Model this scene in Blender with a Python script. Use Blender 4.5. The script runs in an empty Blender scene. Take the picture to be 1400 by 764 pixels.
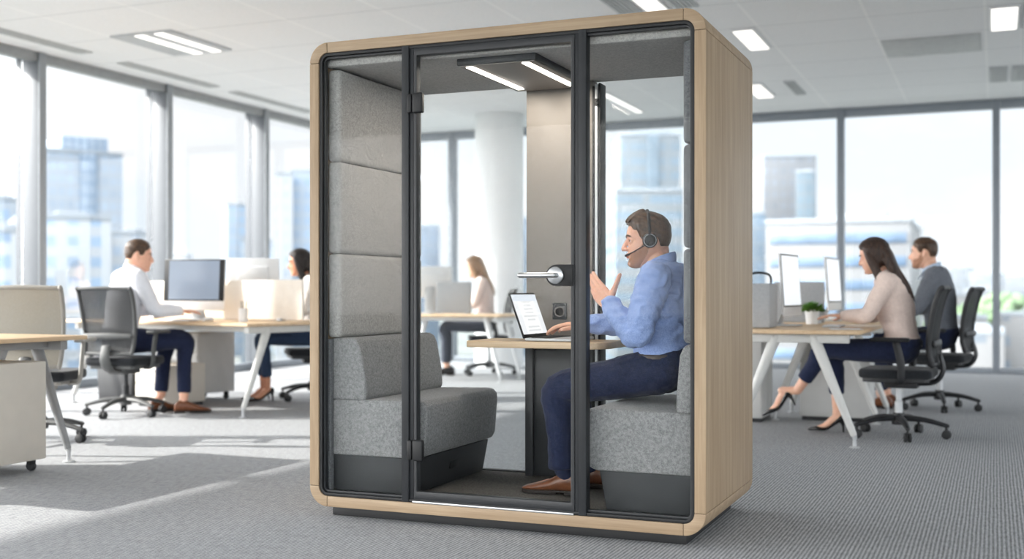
import bpy, bmesh, math, random
from mathutils import Vector, Matrix, noise, Euler
random.seed(7)
SC = bpy.context.scene
COL = SC.collection
V = Vector
PI = math.pi

# ------------------------------------------------------------------ materials
def srgb(r, g, b):
    f = lambda c: (c/255/12.92) if c/255 <= 0.04045 else ((c/255+0.055)/1.055)**2.4
    return (f(r), f(g), f(b), 1.0)

class NT:
    def __init__(s, name):
        s.m = bpy.data.materials.new(name); s.m.use_nodes = True
        s.t = s.m.node_tree; s.n = s.t.nodes; s.n.clear()
        s.out = s.n.new('ShaderNodeOutputMaterial')
    def add(s, kind, **kw):
        n = s.n.new('ShaderNode' + kind)
        for k, v in kw.items():
            if k in n.inputs.keys() if isinstance(k, str) else False:
                n.inputs[k].default_value = v
            else:
                setattr(n, k, v)
        return n
    def link(s, a, b): s.t.links.new(a, b)
    def coords(s, scale=(1, 1, 1), loc=(0, 0, 0), rot=(0, 0, 0)):
        tc = s.n.new('ShaderNodeTexCoord'); mp = s.n.new('ShaderNodeMapping')
        mp.inputs['Scale'].default_value = scale; mp.inputs['Location'].default_value = loc; mp.inputs['Rotation'].default_value = rot
        s.link(tc.outputs['Object'], mp.inputs['Vector']); return mp.outputs['Vector']
    def noise(s, vec, scale, detail=2.0, rough=0.5):
        n = s.n.new('ShaderNodeTexNoise'); n.inputs['Scale'].default_value = scale
        n.inputs['Detail'].default_value = detail; n.inputs['Roughness'].default_value = rough
        s.link(vec, n.inputs['Vector']); return n.outputs['Fac']
    def ramp(s, fac, stops):
        r = s.n.new('ShaderNodeValToRGB'); e = r.color_ramp.elements
        while len(e) < len(stops): e.new(0.5)
        for el, (p, c) in zip(e, stops): el.position = p; el.color = c
        s.link(fac, r.inputs['Fac']); return r.outputs['Color']
    def math(s, op, a, b=None, c=None):
        n = s.n.new('ShaderNodeMath'); n.operation = op
        for i, v in enumerate((a, b, c)):
            if v is None: continue
            if isinstance(v, (int, float)): n.inputs[i].default_value = v
            else: s.link(v, n.inputs[i])
        return n.outputs[0]
    def mix(s, fac, a, b, blend='MIX'):
        n = s.n.new('ShaderNodeMix'); n.data_type = 'RGBA'; n.blend_type = blend
        for i, v in ((0, fac), (6, a), (7, b)):
            if isinstance(v, (int, float)): n.inputs[i].default_value = v
            elif isinstance(v, tuple): n.inputs[i].default_value = v
            else: s.link(v, n.inputs[i])
        return n.outputs[2]
    def bsdf(s, color, rough=0.5, metal=0.0, spec=0.5, bump=None, bump_d=0.001, bump_s=0.4, sheen=0.0, coat=0.0):
        p = s.n.new('ShaderNodeBsdfPrincipled')
        if isinstance(color, tuple): p.inputs['Base Color'].default_value = color
        else: s.link(color, p.inputs['Base Color'])
        if isinstance(rough, (int, float)): p.inputs['Roughness'].default_value = rough
        else: s.link(rough, p.inputs['Roughness'])
        p.inputs['Metallic'].default_value = metal; p.inputs['Specular IOR Level'].default_value = spec
        p.inputs['Sheen Weight'].default_value = sheen; p.inputs['Coat Weight'].default_value = coat
        if bump is not None:
            b = s.n.new('ShaderNodeBump'); b.inputs['Strength'].default_value = bump_s; b.inputs['Distance'].default_value = bump_d
            s.link(bump, b.inputs['Height']); s.link(b.outputs['Normal'], p.inputs['Normal'])
        s.link(p.outputs['BSDF'], s.out.inputs['Surface']); s.p = p
        return s.m

def plain(name, rgb, rough=0.5, metal=0.0, spec=0.5, var=0.06, scale=14, bump=0.0, sheen=0.0):
    t = NT(name); v = t.coords()
    n = t.noise(v, scale, 3)
    c = srgb(*rgb); d = tuple(max(0, x*(1-var)) for x in c[:3]) + (1,); e = tuple(min(1, x*(1+var)) for x in c[:3]) + (1,)
    col = t.ramp(n, [(0.3, d), (0.7, e)])
    return t.bsdf(col, rough, metal, spec, bump=t.noise(v, scale*14, 2) if bump else None, bump_d=bump, sheen=sheen)

def wood(name, axis, light=(206, 180, 144), dark=(178, 148, 110)):
    """oak veneer, grain running along the given axis"""
    t = NT(name)
    sc = [26, 26, 26]; sc[axis] = 1.1
    v = t.coords(tuple(sc))
    fine = [150, 150, 150]; fine[axis] = 4
    v2 = t.coords(tuple(fine))
    a = t.noise(v, 1.0, 4, 0.55); b = t.noise(v2, 1.0, 3, 0.6)
    f = t.math('ADD', t.math('MULTIPLY', a, 0.55), t.math('MULTIPLY', b, 0.45))
    mid = tuple((x+y)//2 for x, y in zip(light, dark))
    col = t.ramp(f, [(0.34, srgb(*dark)), (0.5, srgb(*mid)), (0.64, srgb(*light))])
    return t.bsdf(col, 0.48, 0, 0.35, bump=f, bump_d=0.0006, bump_s=0.3)

def fabric(name, light, dark, scale=360, bump=0.0005, sheen=0.15):
    t = NT(name); v = t.coords()
    a = t.noise(v, scale, 2, 0.6); b = t.noise(v, scale*0.28, 2, 0.6)
    f = t.math('ADD', t.math('MULTIPLY', a, 0.65), t.math('MULTIPLY', b, 0.35))
    col = t.ramp(f, [(0.36, srgb(*dark)), (0.62, srgb(*light))])
    return t.bsdf(col, 0.95, 0, 0.15, bump=f, bump_d=bump, bump_s=0.4, sheen=sheen)

def emit(name, rgb, strength):
    t = NT(name); e = t.n.new('ShaderNodeEmission'); e.inputs['Color'].default_value = srgb(*rgb); e.inputs['Strength'].default_value = strength
    t.link(e.outputs[0], t.out.inputs['Surface']); return t.m

def glass(name, tint=(1, 1, 1, 1), refl=1.0, ior=1.45):
    t = NT(name)
    tr = t.n.new('ShaderNodeBsdfTransparent'); tr.inputs['Color'].default_value = tint
    gl = t.n.new('ShaderNodeBsdfGlossy'); gl.inputs['Roughness'].default_value = 0.0
    fr = t.n.new('ShaderNodeFresnel'); fr.inputs['IOR'].default_value = ior
    mx = t.n.new('ShaderNodeMixShader')
    t.link(t.math('MULTIPLY', fr.outputs[0], refl), mx.inputs[0]); t.link(tr.outputs[0], mx.inputs[1]); t.link(gl.outputs[0], mx.inputs[2])
    t.link(mx.outputs[0], t.out.inputs['Surface']); return t.m

def carpet_mat():
    t = NT('striped_carpet')
    v = t.coords((1, 1, 1))
    sep = t.n.new('ShaderNodeSeparateXYZ'); t.link(v, sep.inputs[0])
    wob = t.noise(t.coords((30, 3, 1)), 1.0, 2)
    ph = t.math('ADD', t.math('MULTIPLY', sep.outputs[0], 2*PI/0.0158), t.math('MULTIPLY', wob, 3.0))
    wave = t.math('ADD', t.math('MULTIPLY', t.math('SINE', ph), 0.5), 0.5)
    fine = t.noise(t.coords((260, 90, 1)), 1.0, 2, 0.7)
    fl = t.noise(t.coords((420, 420, 1)), 1.0, 2, 0.7)
    streak = t.noise(t.coords((80, 18, 1)), 1.0, 3, 0.7)
    f = t.math('ADD', t.math('ADD', t.math('MULTIPLY', wave, 0.19), t.math('MULTIPLY', fine, 0.26)), t.math('ADD', t.math('MULTIPLY', fl, 0.30), t.math('MULTIPLY', streak, 0.34)))
    col = t.ramp(f, [(0.34, srgb(92, 93, 95)), (0.54, srgb(156, 158, 161)), (0.74, srgb(206, 208, 211))])
    return t.bsdf(col, 0.97, 0, 0.1, bump=f, bump_d=0.004, bump_s=0.5)

def ceiling_mat():
    t = NT('ceiling_tiles'); v = t.coords()
    sep = t.n.new('ShaderNodeSeparateXYZ'); t.link(v, sep.inputs[0])
    def line(sock, off, per, w):
        a = t.math('ADD', sock, off); fr = t.math('FRACT', t.math('DIVIDE', a, per))
        return t.math('LESS_THAN', fr, w/per)
    lx = line(sep.outputs[0], 0.08+0.92*40+0.012, 0.92, 0.024); ly = line(sep.outputs[1], -0.3+0.9*40+0.005, 0.9, 0.010)
    n = t.noise(v, 60, 3)
    base = t.ramp(n, [(0.3, srgb(238, 239, 240)), (0.7, srgb(245, 245, 246))])
    c = t.mix(lx, base, srgb(250, 250, 250)); c = t.mix(ly, c, srgb(204, 206, 208))
    return t.bsdf(c, 0.85, 0, 0.2)

M = {}
M['carpet'] = carpet_mat(); M['ceiling'] = ceiling_mat()
WL, WD = (174, 153, 126), (144, 122, 97)
M['wood_x'] = wood('oak_along_x', 0, WL, WD); M['wood_z'] = wood('oak_upright', 2, WL, WD)
M['oak_top'] = wood('oak_desk_top', 0, (222, 196, 164), (200, 170, 134)); M['oak_top_y'] = wood('oak_desk_top_y', 1, (222, 196, 164), (200, 170, 134))
M['groove'] = plain('groove_shadow_gap', (70, 55, 40), 0.8)
M['black'] = plain('black_powder_coat', (25, 26, 28), 0.5, 0, 0.35, 0.04)
M['black2'] = plain('charcoal_frame', (38, 40, 43), 0.45, 0, 0.4, 0.04)
M['plinth'] = plain('plinth_black', (24, 25, 27), 0.6)
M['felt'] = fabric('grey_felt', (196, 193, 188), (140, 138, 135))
M['felt_darkened'] = fabric('darkened_grey_felt', (132, 133, 135), (86, 87, 89))  # darkened copy of the pad felt, shade put into the colour
M['bench'] = fabric('bench_fabric', (162, 161, 160), (98, 98, 100))
M['bench_base'] = plain('bench_base_charcoal', (42, 44, 46), 0.6)
M['pod_carpet'] = fabric('pod_carpet', (128, 124, 118), (62, 60, 58), 300, 0.002, 0)
M['panel'] = plain('warm_grey_panel', (136, 130, 124), 0.5, 0.0, 0.35, 0.03, 4)
M['panel_low'] = plain('dark_panel', (46, 48, 50), 0.45, 0.0)
M['alu'] = plain('brushed_aluminium', (196, 198, 200), 0.28, 0.9, 0.5, 0.03, 40)
M['alu_matt'] = plain('silver_paint', (190, 192, 194), 0.42, 0.35, 0.5, 0.03)
M['leg_grey'] = plain('grey_leg_paint', (146, 148, 150), 0.42, 0.1, 0.5, 0.02)
M['desk_metal'] = plain('desk_leg_paint', (204, 204, 201), 0.42, 0.0, 0.5, 0.02)
M['white_metal'] = plain('white_metal', (222, 223, 224), 0.4, 0.0, 0.5, 0.02)
M['grey_box'] = plain('light_grey_laminate', (192, 192, 190), 0.5, 0, 0.4, 0.02)
M['beige_box'] = plain('pale_beige_laminate', (206, 200, 190), 0.5, 0, 0.4, 0.02)
M['grey_screen'] = fabric('grey_divider_cloth', (176, 178, 180), (152, 154, 157), 300, 0.0006)
M['beige_screen'] = fabric('beige_divider_cloth', (222, 214, 204), (204, 196, 186), 300, 0.0006)
M['mullion'] = plain('grey_window_frame', (136, 142, 149), 0.45, 0.2, 0.5, 0.03)
M['fin'] = plain('grey_window_fin', (98, 102, 107), 0.45, 0.1, 0.5, 0.02)
M['fin_front_lightened'] = plain('lightened_fin_front', (150, 154, 158), 0.45, 0.1, 0.5, 0.02)  # front of the same fin, lightened to even out the sun on its sides
M['head_rail'] = plain('window_head_rail', (148, 150, 151), 0.5, 0.1)
M['white_wall'] = plain('white_column_paint', (236, 236, 236), 0.7, 0, 0.3, 0.02)
M['win_glass'] = glass('window_glass', (0.98, 0.99, 1.0, 1), 0.22)
M['pod_glass'] = glass('booth_glass', (0.97, 0.978, 0.98, 1), 0.13)
M['chair_dark'] = plain('chair_black_plastic', (32, 33, 36), 0.5)
M['chair_fab'] = fabric('chair_black_cloth', (46, 48, 52), (28, 30, 33), 400, 0.0006)
M['chair_mid'] = plain('chair_grey_plastic', (78, 79, 79), 0.5)
M['chair_pale'] = plain('chair_pale_plastic', (150, 147, 141), 0.45)
M['rubber'] = plain('caster_rubber', (30, 31, 33), 0.6)
M['led'] = emit('booth_led', (255, 246, 232), 7.0)
M['lamp'] = emit('ceiling_lamp_diffuser', (255, 252, 246), 1.5)
M['vent'] = plain('vent_grey', (188, 191, 194), 0.6)
M['slot'] = plain('slot_grey', (190, 192, 192), 0.6)
def mesh_mat(name, rgb, alpha):
    t = NT(name); p = t.n.new('ShaderNodeBsdfPrincipled'); tr = t.n.new('ShaderNodeBsdfTransparent'); mx = t.n.new('ShaderNodeMixShader')
    v = t.coords(); w = t.noise(v, 260, 1)
    p.inputs['Base Color'].default_value = srgb(*rgb); p.inputs['Roughness'].default_value = 0.8
    t.link(t.math('ADD', t.math('MULTIPLY', w, 0.4), alpha-0.2), mx.inputs[0]); t.link(tr.outputs[0], mx.inputs[1]); t.link(p.outputs[0], mx.inputs[2]); t.link(mx.outputs[0], t.out.inputs['Surface'])
    return t.m
M['net_dark'] = mesh_mat('net_black', (34, 36, 39), 0.84)
M['net_mid'] = mesh_mat('net_grey', (70, 71, 72), 0.74)
M['net_pale'] = mesh_mat('net_beige', (164, 158, 146), 0.84)

# ------------------------------------------------------------------ mesh helpers (each adds one shape to a bmesh)
def merge(bm, other, mat=None):
    me = bpy.data.meshes.new('tmp'); 
    if mat is not None: other.transform(mat)
    other.to_mesh(me); other.free(); bm.from_mesh(me); bpy.data.meshes.remove(me)

def box(bm, c, s, r=0.0, rot=None, seg=2, mi=0):
    """box with centre c, size s, rounded edges r"""
    b = bmesh.new(); bmesh.ops.create_cube(b, size=1.0)
    for v in b.verts: v.co = V((v.co.x*s[0], v.co.y*s[1], v.co.z*s[2]))
    if r > 0:
        r = min(r, 0.49*min(s))
        bmesh.ops.bevel(b, geom=b.edges[:], offset=r, segments=seg, profile=0.5, affect='EDGES')
    for f in b.faces: f.material_index = mi
    m = Matrix.Translation(c)
    if rot is not None: m = m @ (rot if isinstance(rot, Matrix) else Euler(rot).to_matrix().to_4x4())
    merge(bm, b, m)

def ring_loft(bm, rings, cap=True, mi=0):
    vs = [[bm.verts.new(p) for p in r] for r in rings]; n = len(rings[0])
    for a, b in zip(vs, vs[1:]):
        for i in range(n):
            f = bm.faces.new((a[i], a[(i+1) % n], b[(i+1) % n], b[i])); f.material_index = mi
    if cap:
        for r in (vs[0][::-1], vs[-1]):
            f = bm.faces.new(r); f.material_index = mi
    return vs

def spline(pts, n):
    """Catmull-Rom through rows of numbers"""
    P = [tuple(p) for p in pts]
    if len(P) < 3: 
        return [tuple(a+(b-a)*k/n for a, b in zip(P[0], P[1])) for k in range(n)] + [P[1]]
    Q = [tuple(2*a-b for a, b in zip(P[0], P[1]))] + P + [tuple(2*a-b for a, b in zip(P[-1], P[-2]))]
    out = []
    for i in range(1, len(Q)-2):
        for k in range(n):
            t = k/n
            out.append(tuple(0.5*((2*b) + (c-a)*t + (2*a-5*b+4*c-d)*t*t + (3*b-a-3*c+d)*t**3) for a, b, c, d in zip(Q[i-1], Q[i], Q[i+1], Q[i+2])))
    out.append(P[-1]); return out

def tube(bm, rows, side=(0, 1, 0), n=14, sub=4, caps=True, mi=0, smooth=True, flat=False, capk=1.0, capk2=1.0):
    """rows of (x,y,z,ra[,rb]): ra along `side`, rb across it; rounded ends"""
    rows = [tuple(r) if len(r) == 5 else tuple(r)+(r[3],) for r in rows]
    R = spline(rows, sub) if smooth else rows
    side = V(side); rings = []; N = len(R)
    P = [V(r[:3]) for r in R]
    def frame(i):
        t = (P[min(i+1, N-1)] - P[max(i-1, 0)])
        t = t.normalized() if t.length > 1e-9 else V((0, 0, 1))
        s = side - t*side.dot(t)
        if s.length < 1e-3: s = V((1, 0, 0)) - t*t.x
        if s.length < 1e-3: s = V((0, 0, 1)) - t*t.z
        s.normalize(); return t, s, t.cross(s)
    def ring(p, s, nn, a, b): return [p + s*(a*math.cos(2*PI*k/n)) + nn*(b*math.sin(2*PI*k/n)) for k in range(n)]
    t, s, q = frame(0)
    if caps and not flat:
        for k in (0.97, 0.8, 0.45):
            rr = min(R[0][3], R[0][4]); f = math.sqrt(1-k*k); rings.append(ring(P[0]-t*(k*rr*capk), s, q, R[0][3]*f, R[0][4]*f))
    for i in range(N):
        t, s, q = frame(i); rings.append(ring(P[i], s, q, max(R[i][3], 1e-4), max(R[i][4], 1e-4)))
    if caps and not flat:
        for k in (0.45, 0.8, 0.97):
            rr = min(R[-1][3], R[-1][4]); f = math.sqrt(1-k*k); rings.append(ring(P[-1]+t*(k*rr*capk2), s, q, R[-1][3]*f, R[-1][4]*f))
    ring_loft(bm, rings, True, mi)

def ball(bm, c, r, mi=0, u=16, v=10, rot=None):
    b = bmesh.new(); bmesh.ops.create_uvsphere(b, u_segments=u, v_segments=v, radius=1.0)
    r = (r, r, r) if isinstance(r, (int, float)) else r
    for w in b.verts: w.co = V((w.co.x*r[0], w.co.y*r[1], w.co.z*r[2]))
    for f in b.faces: f.material_index = mi
    m = Matrix.Translation(c)
    if rot is not None: m = m @ Euler(rot).to_matrix().to_4x4()
    merge(bm, b, m)

def lathe(bm, prof, c=(0, 0, 0), n=28, mi=0, axis='Z', cap=True):
    """profile of (radius, height) turned about an axis through c"""
    rings = []
    for r, h in prof:
        ring = []
        for k in range(n):
            a = 2*PI*k/n; x, y = max(r, 1e-4)*math.cos(a), max(r, 1e-4)*math.sin(a)
            p = {'Z': (x, y, h), 'Y': (x, h, -y), 'X': (h, x, y)}[axis]
            ring.append(V(c)+V(p))
        rings.append(ring)
    ring_loft(bm, rings, cap, mi)

def prism(bm, poly, y0, y1, plane='XZ', mi=0, bevel=0.0):
    """polygon in a plane pushed along the third axis"""
    b = bmesh.new()
    mk = {'XZ': lambda p, t: V((p[0], t, p[1])), 'XY': lambda p, t: V((p[0], p[1], t)), 'YZ': lambda p, t: V((t, p[0], p[1]))}[plane]
    ring_loft(b, [[mk(p, y0) for p in poly], [mk(p, y1) for p in poly]], True, mi)
    bmesh.ops.recalc_face_normals(b, faces=b.faces[:])
    if bevel > 0:
        ed = [e for e in b.edges if len(e.link_faces) == 2 and e.calc_face_angle() > 0.6]
        bmesh.ops.bevel(b, geom=ed, offset=bevel, segments=3, profile=0.5, affect='EDGES')
    for f in b.faces: f.material_index = mi
    merge(bm, b)

def rrect(x0, x1, z0, z1, r, n=8):
    pts = []
    for cx, cz, a0 in ((x1-r, z1-r, 0), (x0+r, z1-r, 90), (x0+r, z0+r, 180), (x1-r, z0+r, 270)):
        for k in range(n+1):
            a = math.radians(a0+90*k/n); pts.append((cx+r*math.cos(a), cz+r*math.sin(a)))
    return pts

def ring_prism(bm, outer, inner, y0, y1, mi=0, bevel=0.0):
    b = bmesh.new(); n = len(outer)
    A = [b.verts.new((p[0], y0, p[1])) for p in outer]; B = [b.verts.new((p[0], y0, p[1])) for p in inner]
    C = [b.verts.new((p[0], y1, p[1])) for p in outer]; D = [b.verts.new((p[0], y1, p[1])) for p in inner]
    for i in range(n):
        j = (i+1) % n
        for q in ((A[i], A[j], B[j], B[i]), (C[j], C[i], D[i], D[j]), (A[j], A[i], C[i], C[j]), (B[i], B[j], D[j], D[i])): b.faces.new(q)
    bmesh.ops.recalc_face_normals(b, faces=b.faces[:])
    if bevel > 0:
        ed = [e for e in b.edges if len(e.link_faces) == 2 and e.calc_face_angle() > 0.9]
        bmesh.ops.bevel(b, geom=ed, offset=bevel, segments=2, profile=0.5, affect='EDGES')
    for f in b.faces: f.material_index = mi
    merge(bm, b)

def arc_seg(bm, co, ci, y0, y1, bevel=0.002):
    """piece of a tube wall between an outer and an inner run of points, in XZ, pushed along Y"""
    prism(bm, co + ci[::-1], y0, y1, 'XZ', 0, bevel)

# ------------------------------------------------------------------ object helpers
def obj(name, bm, mat, parent=None, angle=38, recalc=True, me=None):
    if me is None:
        if recalc: bmesh.ops.recalc_face_normals(bm, faces=bm.faces[:])
        me = bpy.data.meshes.new(name); bm.to_mesh(me); bm.free()
        me.polygons.foreach_set('use_smooth', [True]*len(me.polygons)); me.set_sharp_from_angle(angle=math.radians(angle))
    for m in (mat if isinstance(mat, (list, tuple)) else [mat]): me.materials.append(m)
    o = bpy.data.objects.new(name, me); COL.objects.link(o)
    if parent is not None: o.parent = parent
    return o
def tag(o, label=None, cat=None, group=None, kind=None):
    if label: o['label'] = label
    if cat: o['category'] = cat
    if group: o['group'] = group
    if kind: o['kind'] = kind
    return o
def thing(name, label, cat, loc=(0, 0, 0), rz=0.0, group=None, scale=1.0):
    o = bpy.data.objects.new(name, None); COL.objects.link(o); o.empty_display_size = 0.1
    o.location = loc; o.rotation_euler = (0, 0, rz); o.scale = (scale,)*3
    return tag(o, label, cat, group)
def struct(name, bm, mat, parent=None, label=None, **k):
    o = obj(name, bm, mat, parent, **k)
    if parent is None: tag(o, label, kind='structure')
    return o
def copy_tree(o, parent=None):
    c = o.copy(); COL.objects.link(c)
    if parent is not None: c.parent = parent
    for ch in [x for x in COL.objects if x.parent == o]: copy_tree(ch, c)
    return c
def nb(): return bmesh.new()

# ------------------------------------------------------------------ the room
EYE = 0.977
XL, YB, H = -8.73, 15.2, 3.31
XR, YF = 9.0, -6.0
b = nb(); box(b, ((XL+XR)/2, (YB+YF)/2, -0.1), (XR-XL+0.4, YB-YF+0.6, 0.2))
struct('floor', b, M['carpet'], label='grey ribbed carpet floor of the office')
b = nb(); box(b, ((XL+XR)/2, (YB+YF)/2, H+0.15), (XR-XL+0.6, YB-YF+0.8, 0.3))
struct('ceiling', b, M['ceiling'], label='white tiled office ceiling')
# window wall on the side (glass plane x = XL, deep fins into the room)
fins = [8.63-1.88*3, 8.63-1.88*2, 8.63-1.88, 8.63, 10.51, 12.39, 14.27]
for i, y in enumerate(fins):
    b = nb(); box(b, (XL+0.09, y, H/2), (0.19, 0.09, H-0.002), 0.006); box(b, (XL-0.06, y, H/2), (0.12, 0.06, H-0.002), 0.004)
    fo = struct('trim_%d' % (i+1), b, M['fin'], label='upright window fin of the side glazing')
    b = nb(); box(b, (XL+0.192, y, H/2), (0.012, 0.094, H-0.004), 0.003); obj('fin_front_lightened', b, M['fin_front_lightened'], fo)
edges = [YF] + fins + [YB]
for i in range(len(edges)-1):
    y0, y1 = edges[i]+0.045*(i > 0), edges[i+1]-0.045*(i < len(edges)-2); yc, w = (y0+y1)/2, y1-y0-0.002
    r = bpy.data.objects.new('window_%d' % (i+1), None); COL.objects.link(r); tag(r, 'tall window bay of the side glazing', kind='structure')
    b = nb(); box(b, (XL+0.0, yc, 0.045), (0.10, w, 0.088), 0.005); box(b, (XL+0.0, yc, H-0.025), (0.10, w, 0.05), 0.005); obj('frame', b, M['mullion'], r)
    b = nb(); box(b, (XL-0.02, yc, H/2+0.01), (0.02, w, H-0.12)); obj('pane', b, M['win_glass'], r)
b = nb(); box(b, (XL+0.128, (YF+YB)/2, H-0.045), (0.09, YB-YF-0.3, 0.088), 0.006); struct('trim_20', b, M['head_rail'], label='head rail over the side windows')
# back glazing
mull = [0.01+1.82*k for k in range(4, -5, -1)]
mull = sorted(mull)
for i, x in enumerate(mull):
    b = nb(); box(b, (x, YB, H/2), (0.085, 0.16, H-0.002), 0.006); struct('trim_%d' % (i+30), b, M['mullion'], label='grey mullion of the back glazing')
edges = [XL+0.06] + mull + [XR]
for i in range(len(edges)-1):
    x0, x1 = edges[i]+0.043, edges[i+1]-0.043; xc, w = (x0+x1)/2, x1-x0-0.002
    r = bpy.data.objects.new('window_%d' % (i+20), None); COL.objects.link(r); tag(r, 'tall window bay of the back glazing', kind='structure')
    b = nb(); box(b, (xc, YB, 0.035), (w, 0.14, 0.068), 0.005); box(b, (xc, YB, H-0.055), (w, 0.14, 0.108), 0.005); obj('frame', b, M['mullion'], r)
    b = nb(); box(b, (xc, YB+0.02, H/2), (w, 0.02, H-0.16)); obj('pane', b, M['win_glass'], r)
# round column
b = nb(); lathe(b, [(0.32, 0.001), (0.32, H-0.001)], (-6.03, 14.02, 0), 48); struct('column', b, M['white_wall'], label='round white column near the back windows')

# ceiling fittings
def troffer(name, x0, x1, y0, y1, label, strips, group=None):
    t = thing(name, label, 'ceiling light', ((x0+x1)/2, (y0+y1)/2, H), 0, group)
    w, d = x1-x0, y1-y0
    b = nb(); box(b, (0, 0, -0.008), (w, d, 0.016), 0.003); obj('housing', b, M['vent'] if len(strips) > 1 else M['white_metal'], t)
    for sx0, sx1 in strips:
        b = nb(); box(b, ((sx0+sx1)/2-(x0+x1)/2, 0, -0.020), (sx1-sx0, d*0.94, 0.012), 0.003); obj('diffuser', b, M['lamp'], t)
    return t
troffer('ceiling_light', -7.42, -6.74, 8.30, 9.20, 'square recessed ceiling light with two bright strips over the sunny window side', [(-7.16, -7.06), (-6.94, -6.84)])
troffer('ceiling_light', -2.17, -1.96, 10.22, 11.10, 'narrow bright ceiling light just beside the top corner of the oak booth', [(-2.15, -1.98)])
troffer('ceiling_light', -2.62, -2.40, 12.95, 13.85, 'far ceiling light low behind the booth corner beside a small vent', [(-2.60, -2.42)])
troffer('ceiling_light', -0.05, 0.19, 10.22, 11.10, 'ceiling light above the two seated desk workers, at the picture edge', [(-0.03, 0.17)])
troffer('ceiling_light', -2.66, -2.46, 8.42, 9.28, 'bright ceiling light cut by the booth top between two vents', [(-2.64, -2.48)])
troffer('ceiling_light', -4.26, -4.16, 12.84, 14.4, 'long thin ceiling lamp seen through the booth glass above the headset man', [(-4.25, -4.17)])
troffer('ceiling_light', 0.40, 0.62, 12.95, 13.85, 'far ceiling light beside two grey vents near the back window', [(0.42, 0.60)])
def vent(x0, x1, y0, y1, label, mat='vent', slats=5, name='ceiling_vent'):
    t = thing(name, label, 'vent', ((x0+x1)/2, (y0+y1)/2, H)); w, d = x1-x0, y1-y0
    b = nb(); box(b, (0, 0, -0.006), (w, d, 0.012), 0.003); obj('plate', b, M[mat], t)
    b = nb()
    for k in range(slats): box(b, ((k+0.5)/slats*w*0.86-w*0.43, 0, -0.016), (w*0.86/slats*0.5, d*0.92, 0.010), 0.002)
    obj('grille', b, M['slot'], t); return t
vent(-2.16, -2.04, 12.95, 13.85, 'small dark vent beside the far ceiling light behind the booth corner')
vent(0.21, 0.42, 10.22, 11.10, 'grey vent beside the ceiling light at the picture edge')
vent(-0.98, -0.12, 11.20, 12.00, 'wide flat grey panel in the ceiling above the mullion', 'slot', 2, 'ceiling_panel')
vent(-0.06, 0.12, 12.95, 13.85, 'first of two small square grey vents near the back window')
vent(0.16, 0.36, 12.95, 13.85, 'second of two small square grey vents, next to the lamp near the back window')
vent(-2.90, -2.70, 8.42, 9.28, 'dark vent above the booth roof next to a bright light')
vent(-2.42, -2.22, 8.42, 9.28, 'grey vent over the booth roof, on the corner side of the bright light')
for y0, y1, lb in ((7.0, 8.8, 'slim grey air slot in the ceiling over the nearest window bay'), (9.3, 10.8, 'slim grey air slot in the ceiling over the second window bay'), (11.15, 12.8, 'slim grey air slot in the ceiling next to the booth side')):
    vent(-8.22, -8.07, y0, y1, lb, 'slot', 3, 'ceiling_air_slot')
# ------------------------------------------------------------------ the booth (local: x along the front, y into depth, z up)
PX, PY = -2.773, 4.346
W, D, ZB, ZT, T, R = 1.759, 0.9125, 0.047, 2.067, 0.045, 0.088
pod = thing('meeting_booth', 'oak-veneered glass-fronted meeting booth standing in the middle of the carpet', 'booth', (PX, PY, 0))
def arc(cx, cz, r, a0, a1, n=10): return [(cx+r*math.cos(math.radians(a0+(a1-a0)*k/n)), cz+r*math.sin(math.radians(a0+(a1-a0)*k/n))) for k in range(n+1)]
g = 0.0012
ri = R-T
for cx, cz, a0 in ((W-R, ZT-R, 0), (R, ZT-R, 90), (R, ZB+R, 180), (W-R, ZB+R, 270)):
    b = nb(); arc_seg(b, arc(cx, cz, R, a0+0.6, a0+89.4), arc(cx, cz, ri, a0+0.6, a0+89.4), 0, D); obj('corner_piece', b, M['wood_x'], pod, 50)
for nm, x0, x1, z0, z1, mt in (('top_panel', R+g, W-R-g, ZT-T, ZT, 'wood_x'), ('bottom_panel', R+g, W-R-g, ZB, ZB+T, 'wood_x'), ('side_panel', 0, T, ZB+R+g, ZT-R-g, 'wood_z'), ('side_panel', W-T, W, ZB+R+g, ZT-R-g, 'wood_z')):
    b = nb(); prism(b, [(x0, z0), (x1, z0), (x1, z1), (x0, z1)], 0, D, 'XZ', 0, 0.002); obj(nm, b, M[mt], pod)
b = nb(); ring_prism(b, rrect(0.004, W-0.004, ZB+0.004, ZT-0.004, R-0.004, 10), rrect(T-0.004, W-T+0.004, ZB+T-0.004, ZT-T+0.004, ri+0.004, 10), 0.003, D-0.003); obj('joint_core', b, M['groove'], pod)
b = nb(); box(b, (W/2-0.005, D/2+0.01, ZB/2), (W-0.17, D-0.10, ZB), 0.004); obj('plinth', b, M['plinth'], pod)
# black ring of the front and of the back
xi0, xi1, zi0, zi1 = T, W-T, ZB+T, ZT-T
def black_ring(y0, y1, w, name, mat='black'):
    b = nb(); ring_prism(b, rrect(xi0, xi1, zi0, zi1, ri, 8), rrect(xi0+w, xi1-w, zi0+w, zi1-w, max(ri-w, 0.012), 8), y0, y1, 0, 0.0015); return obj(name, b, M[mat], pod)
black_ring(0.006, 0.05, 0.014, 'front_frame'); black_ring(D-0.045, D-0.004, 0.018, 'back_frame')
b = nb(); ring_prism(b, rrect(xi0+0.014, xi1-0.014, zi0+0.014, zi1-0.014, 0.022, 8), rrect(xi0+0.021, xi1-0.021, zi0+0.024, zi1-0.024, 0.016, 8), 0.020, 0.044, 0, 0.001); obj('glazing_bead', b, M['black2'], pod)
zt, zb = zi1-0.0005, zi0+0.0005
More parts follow.
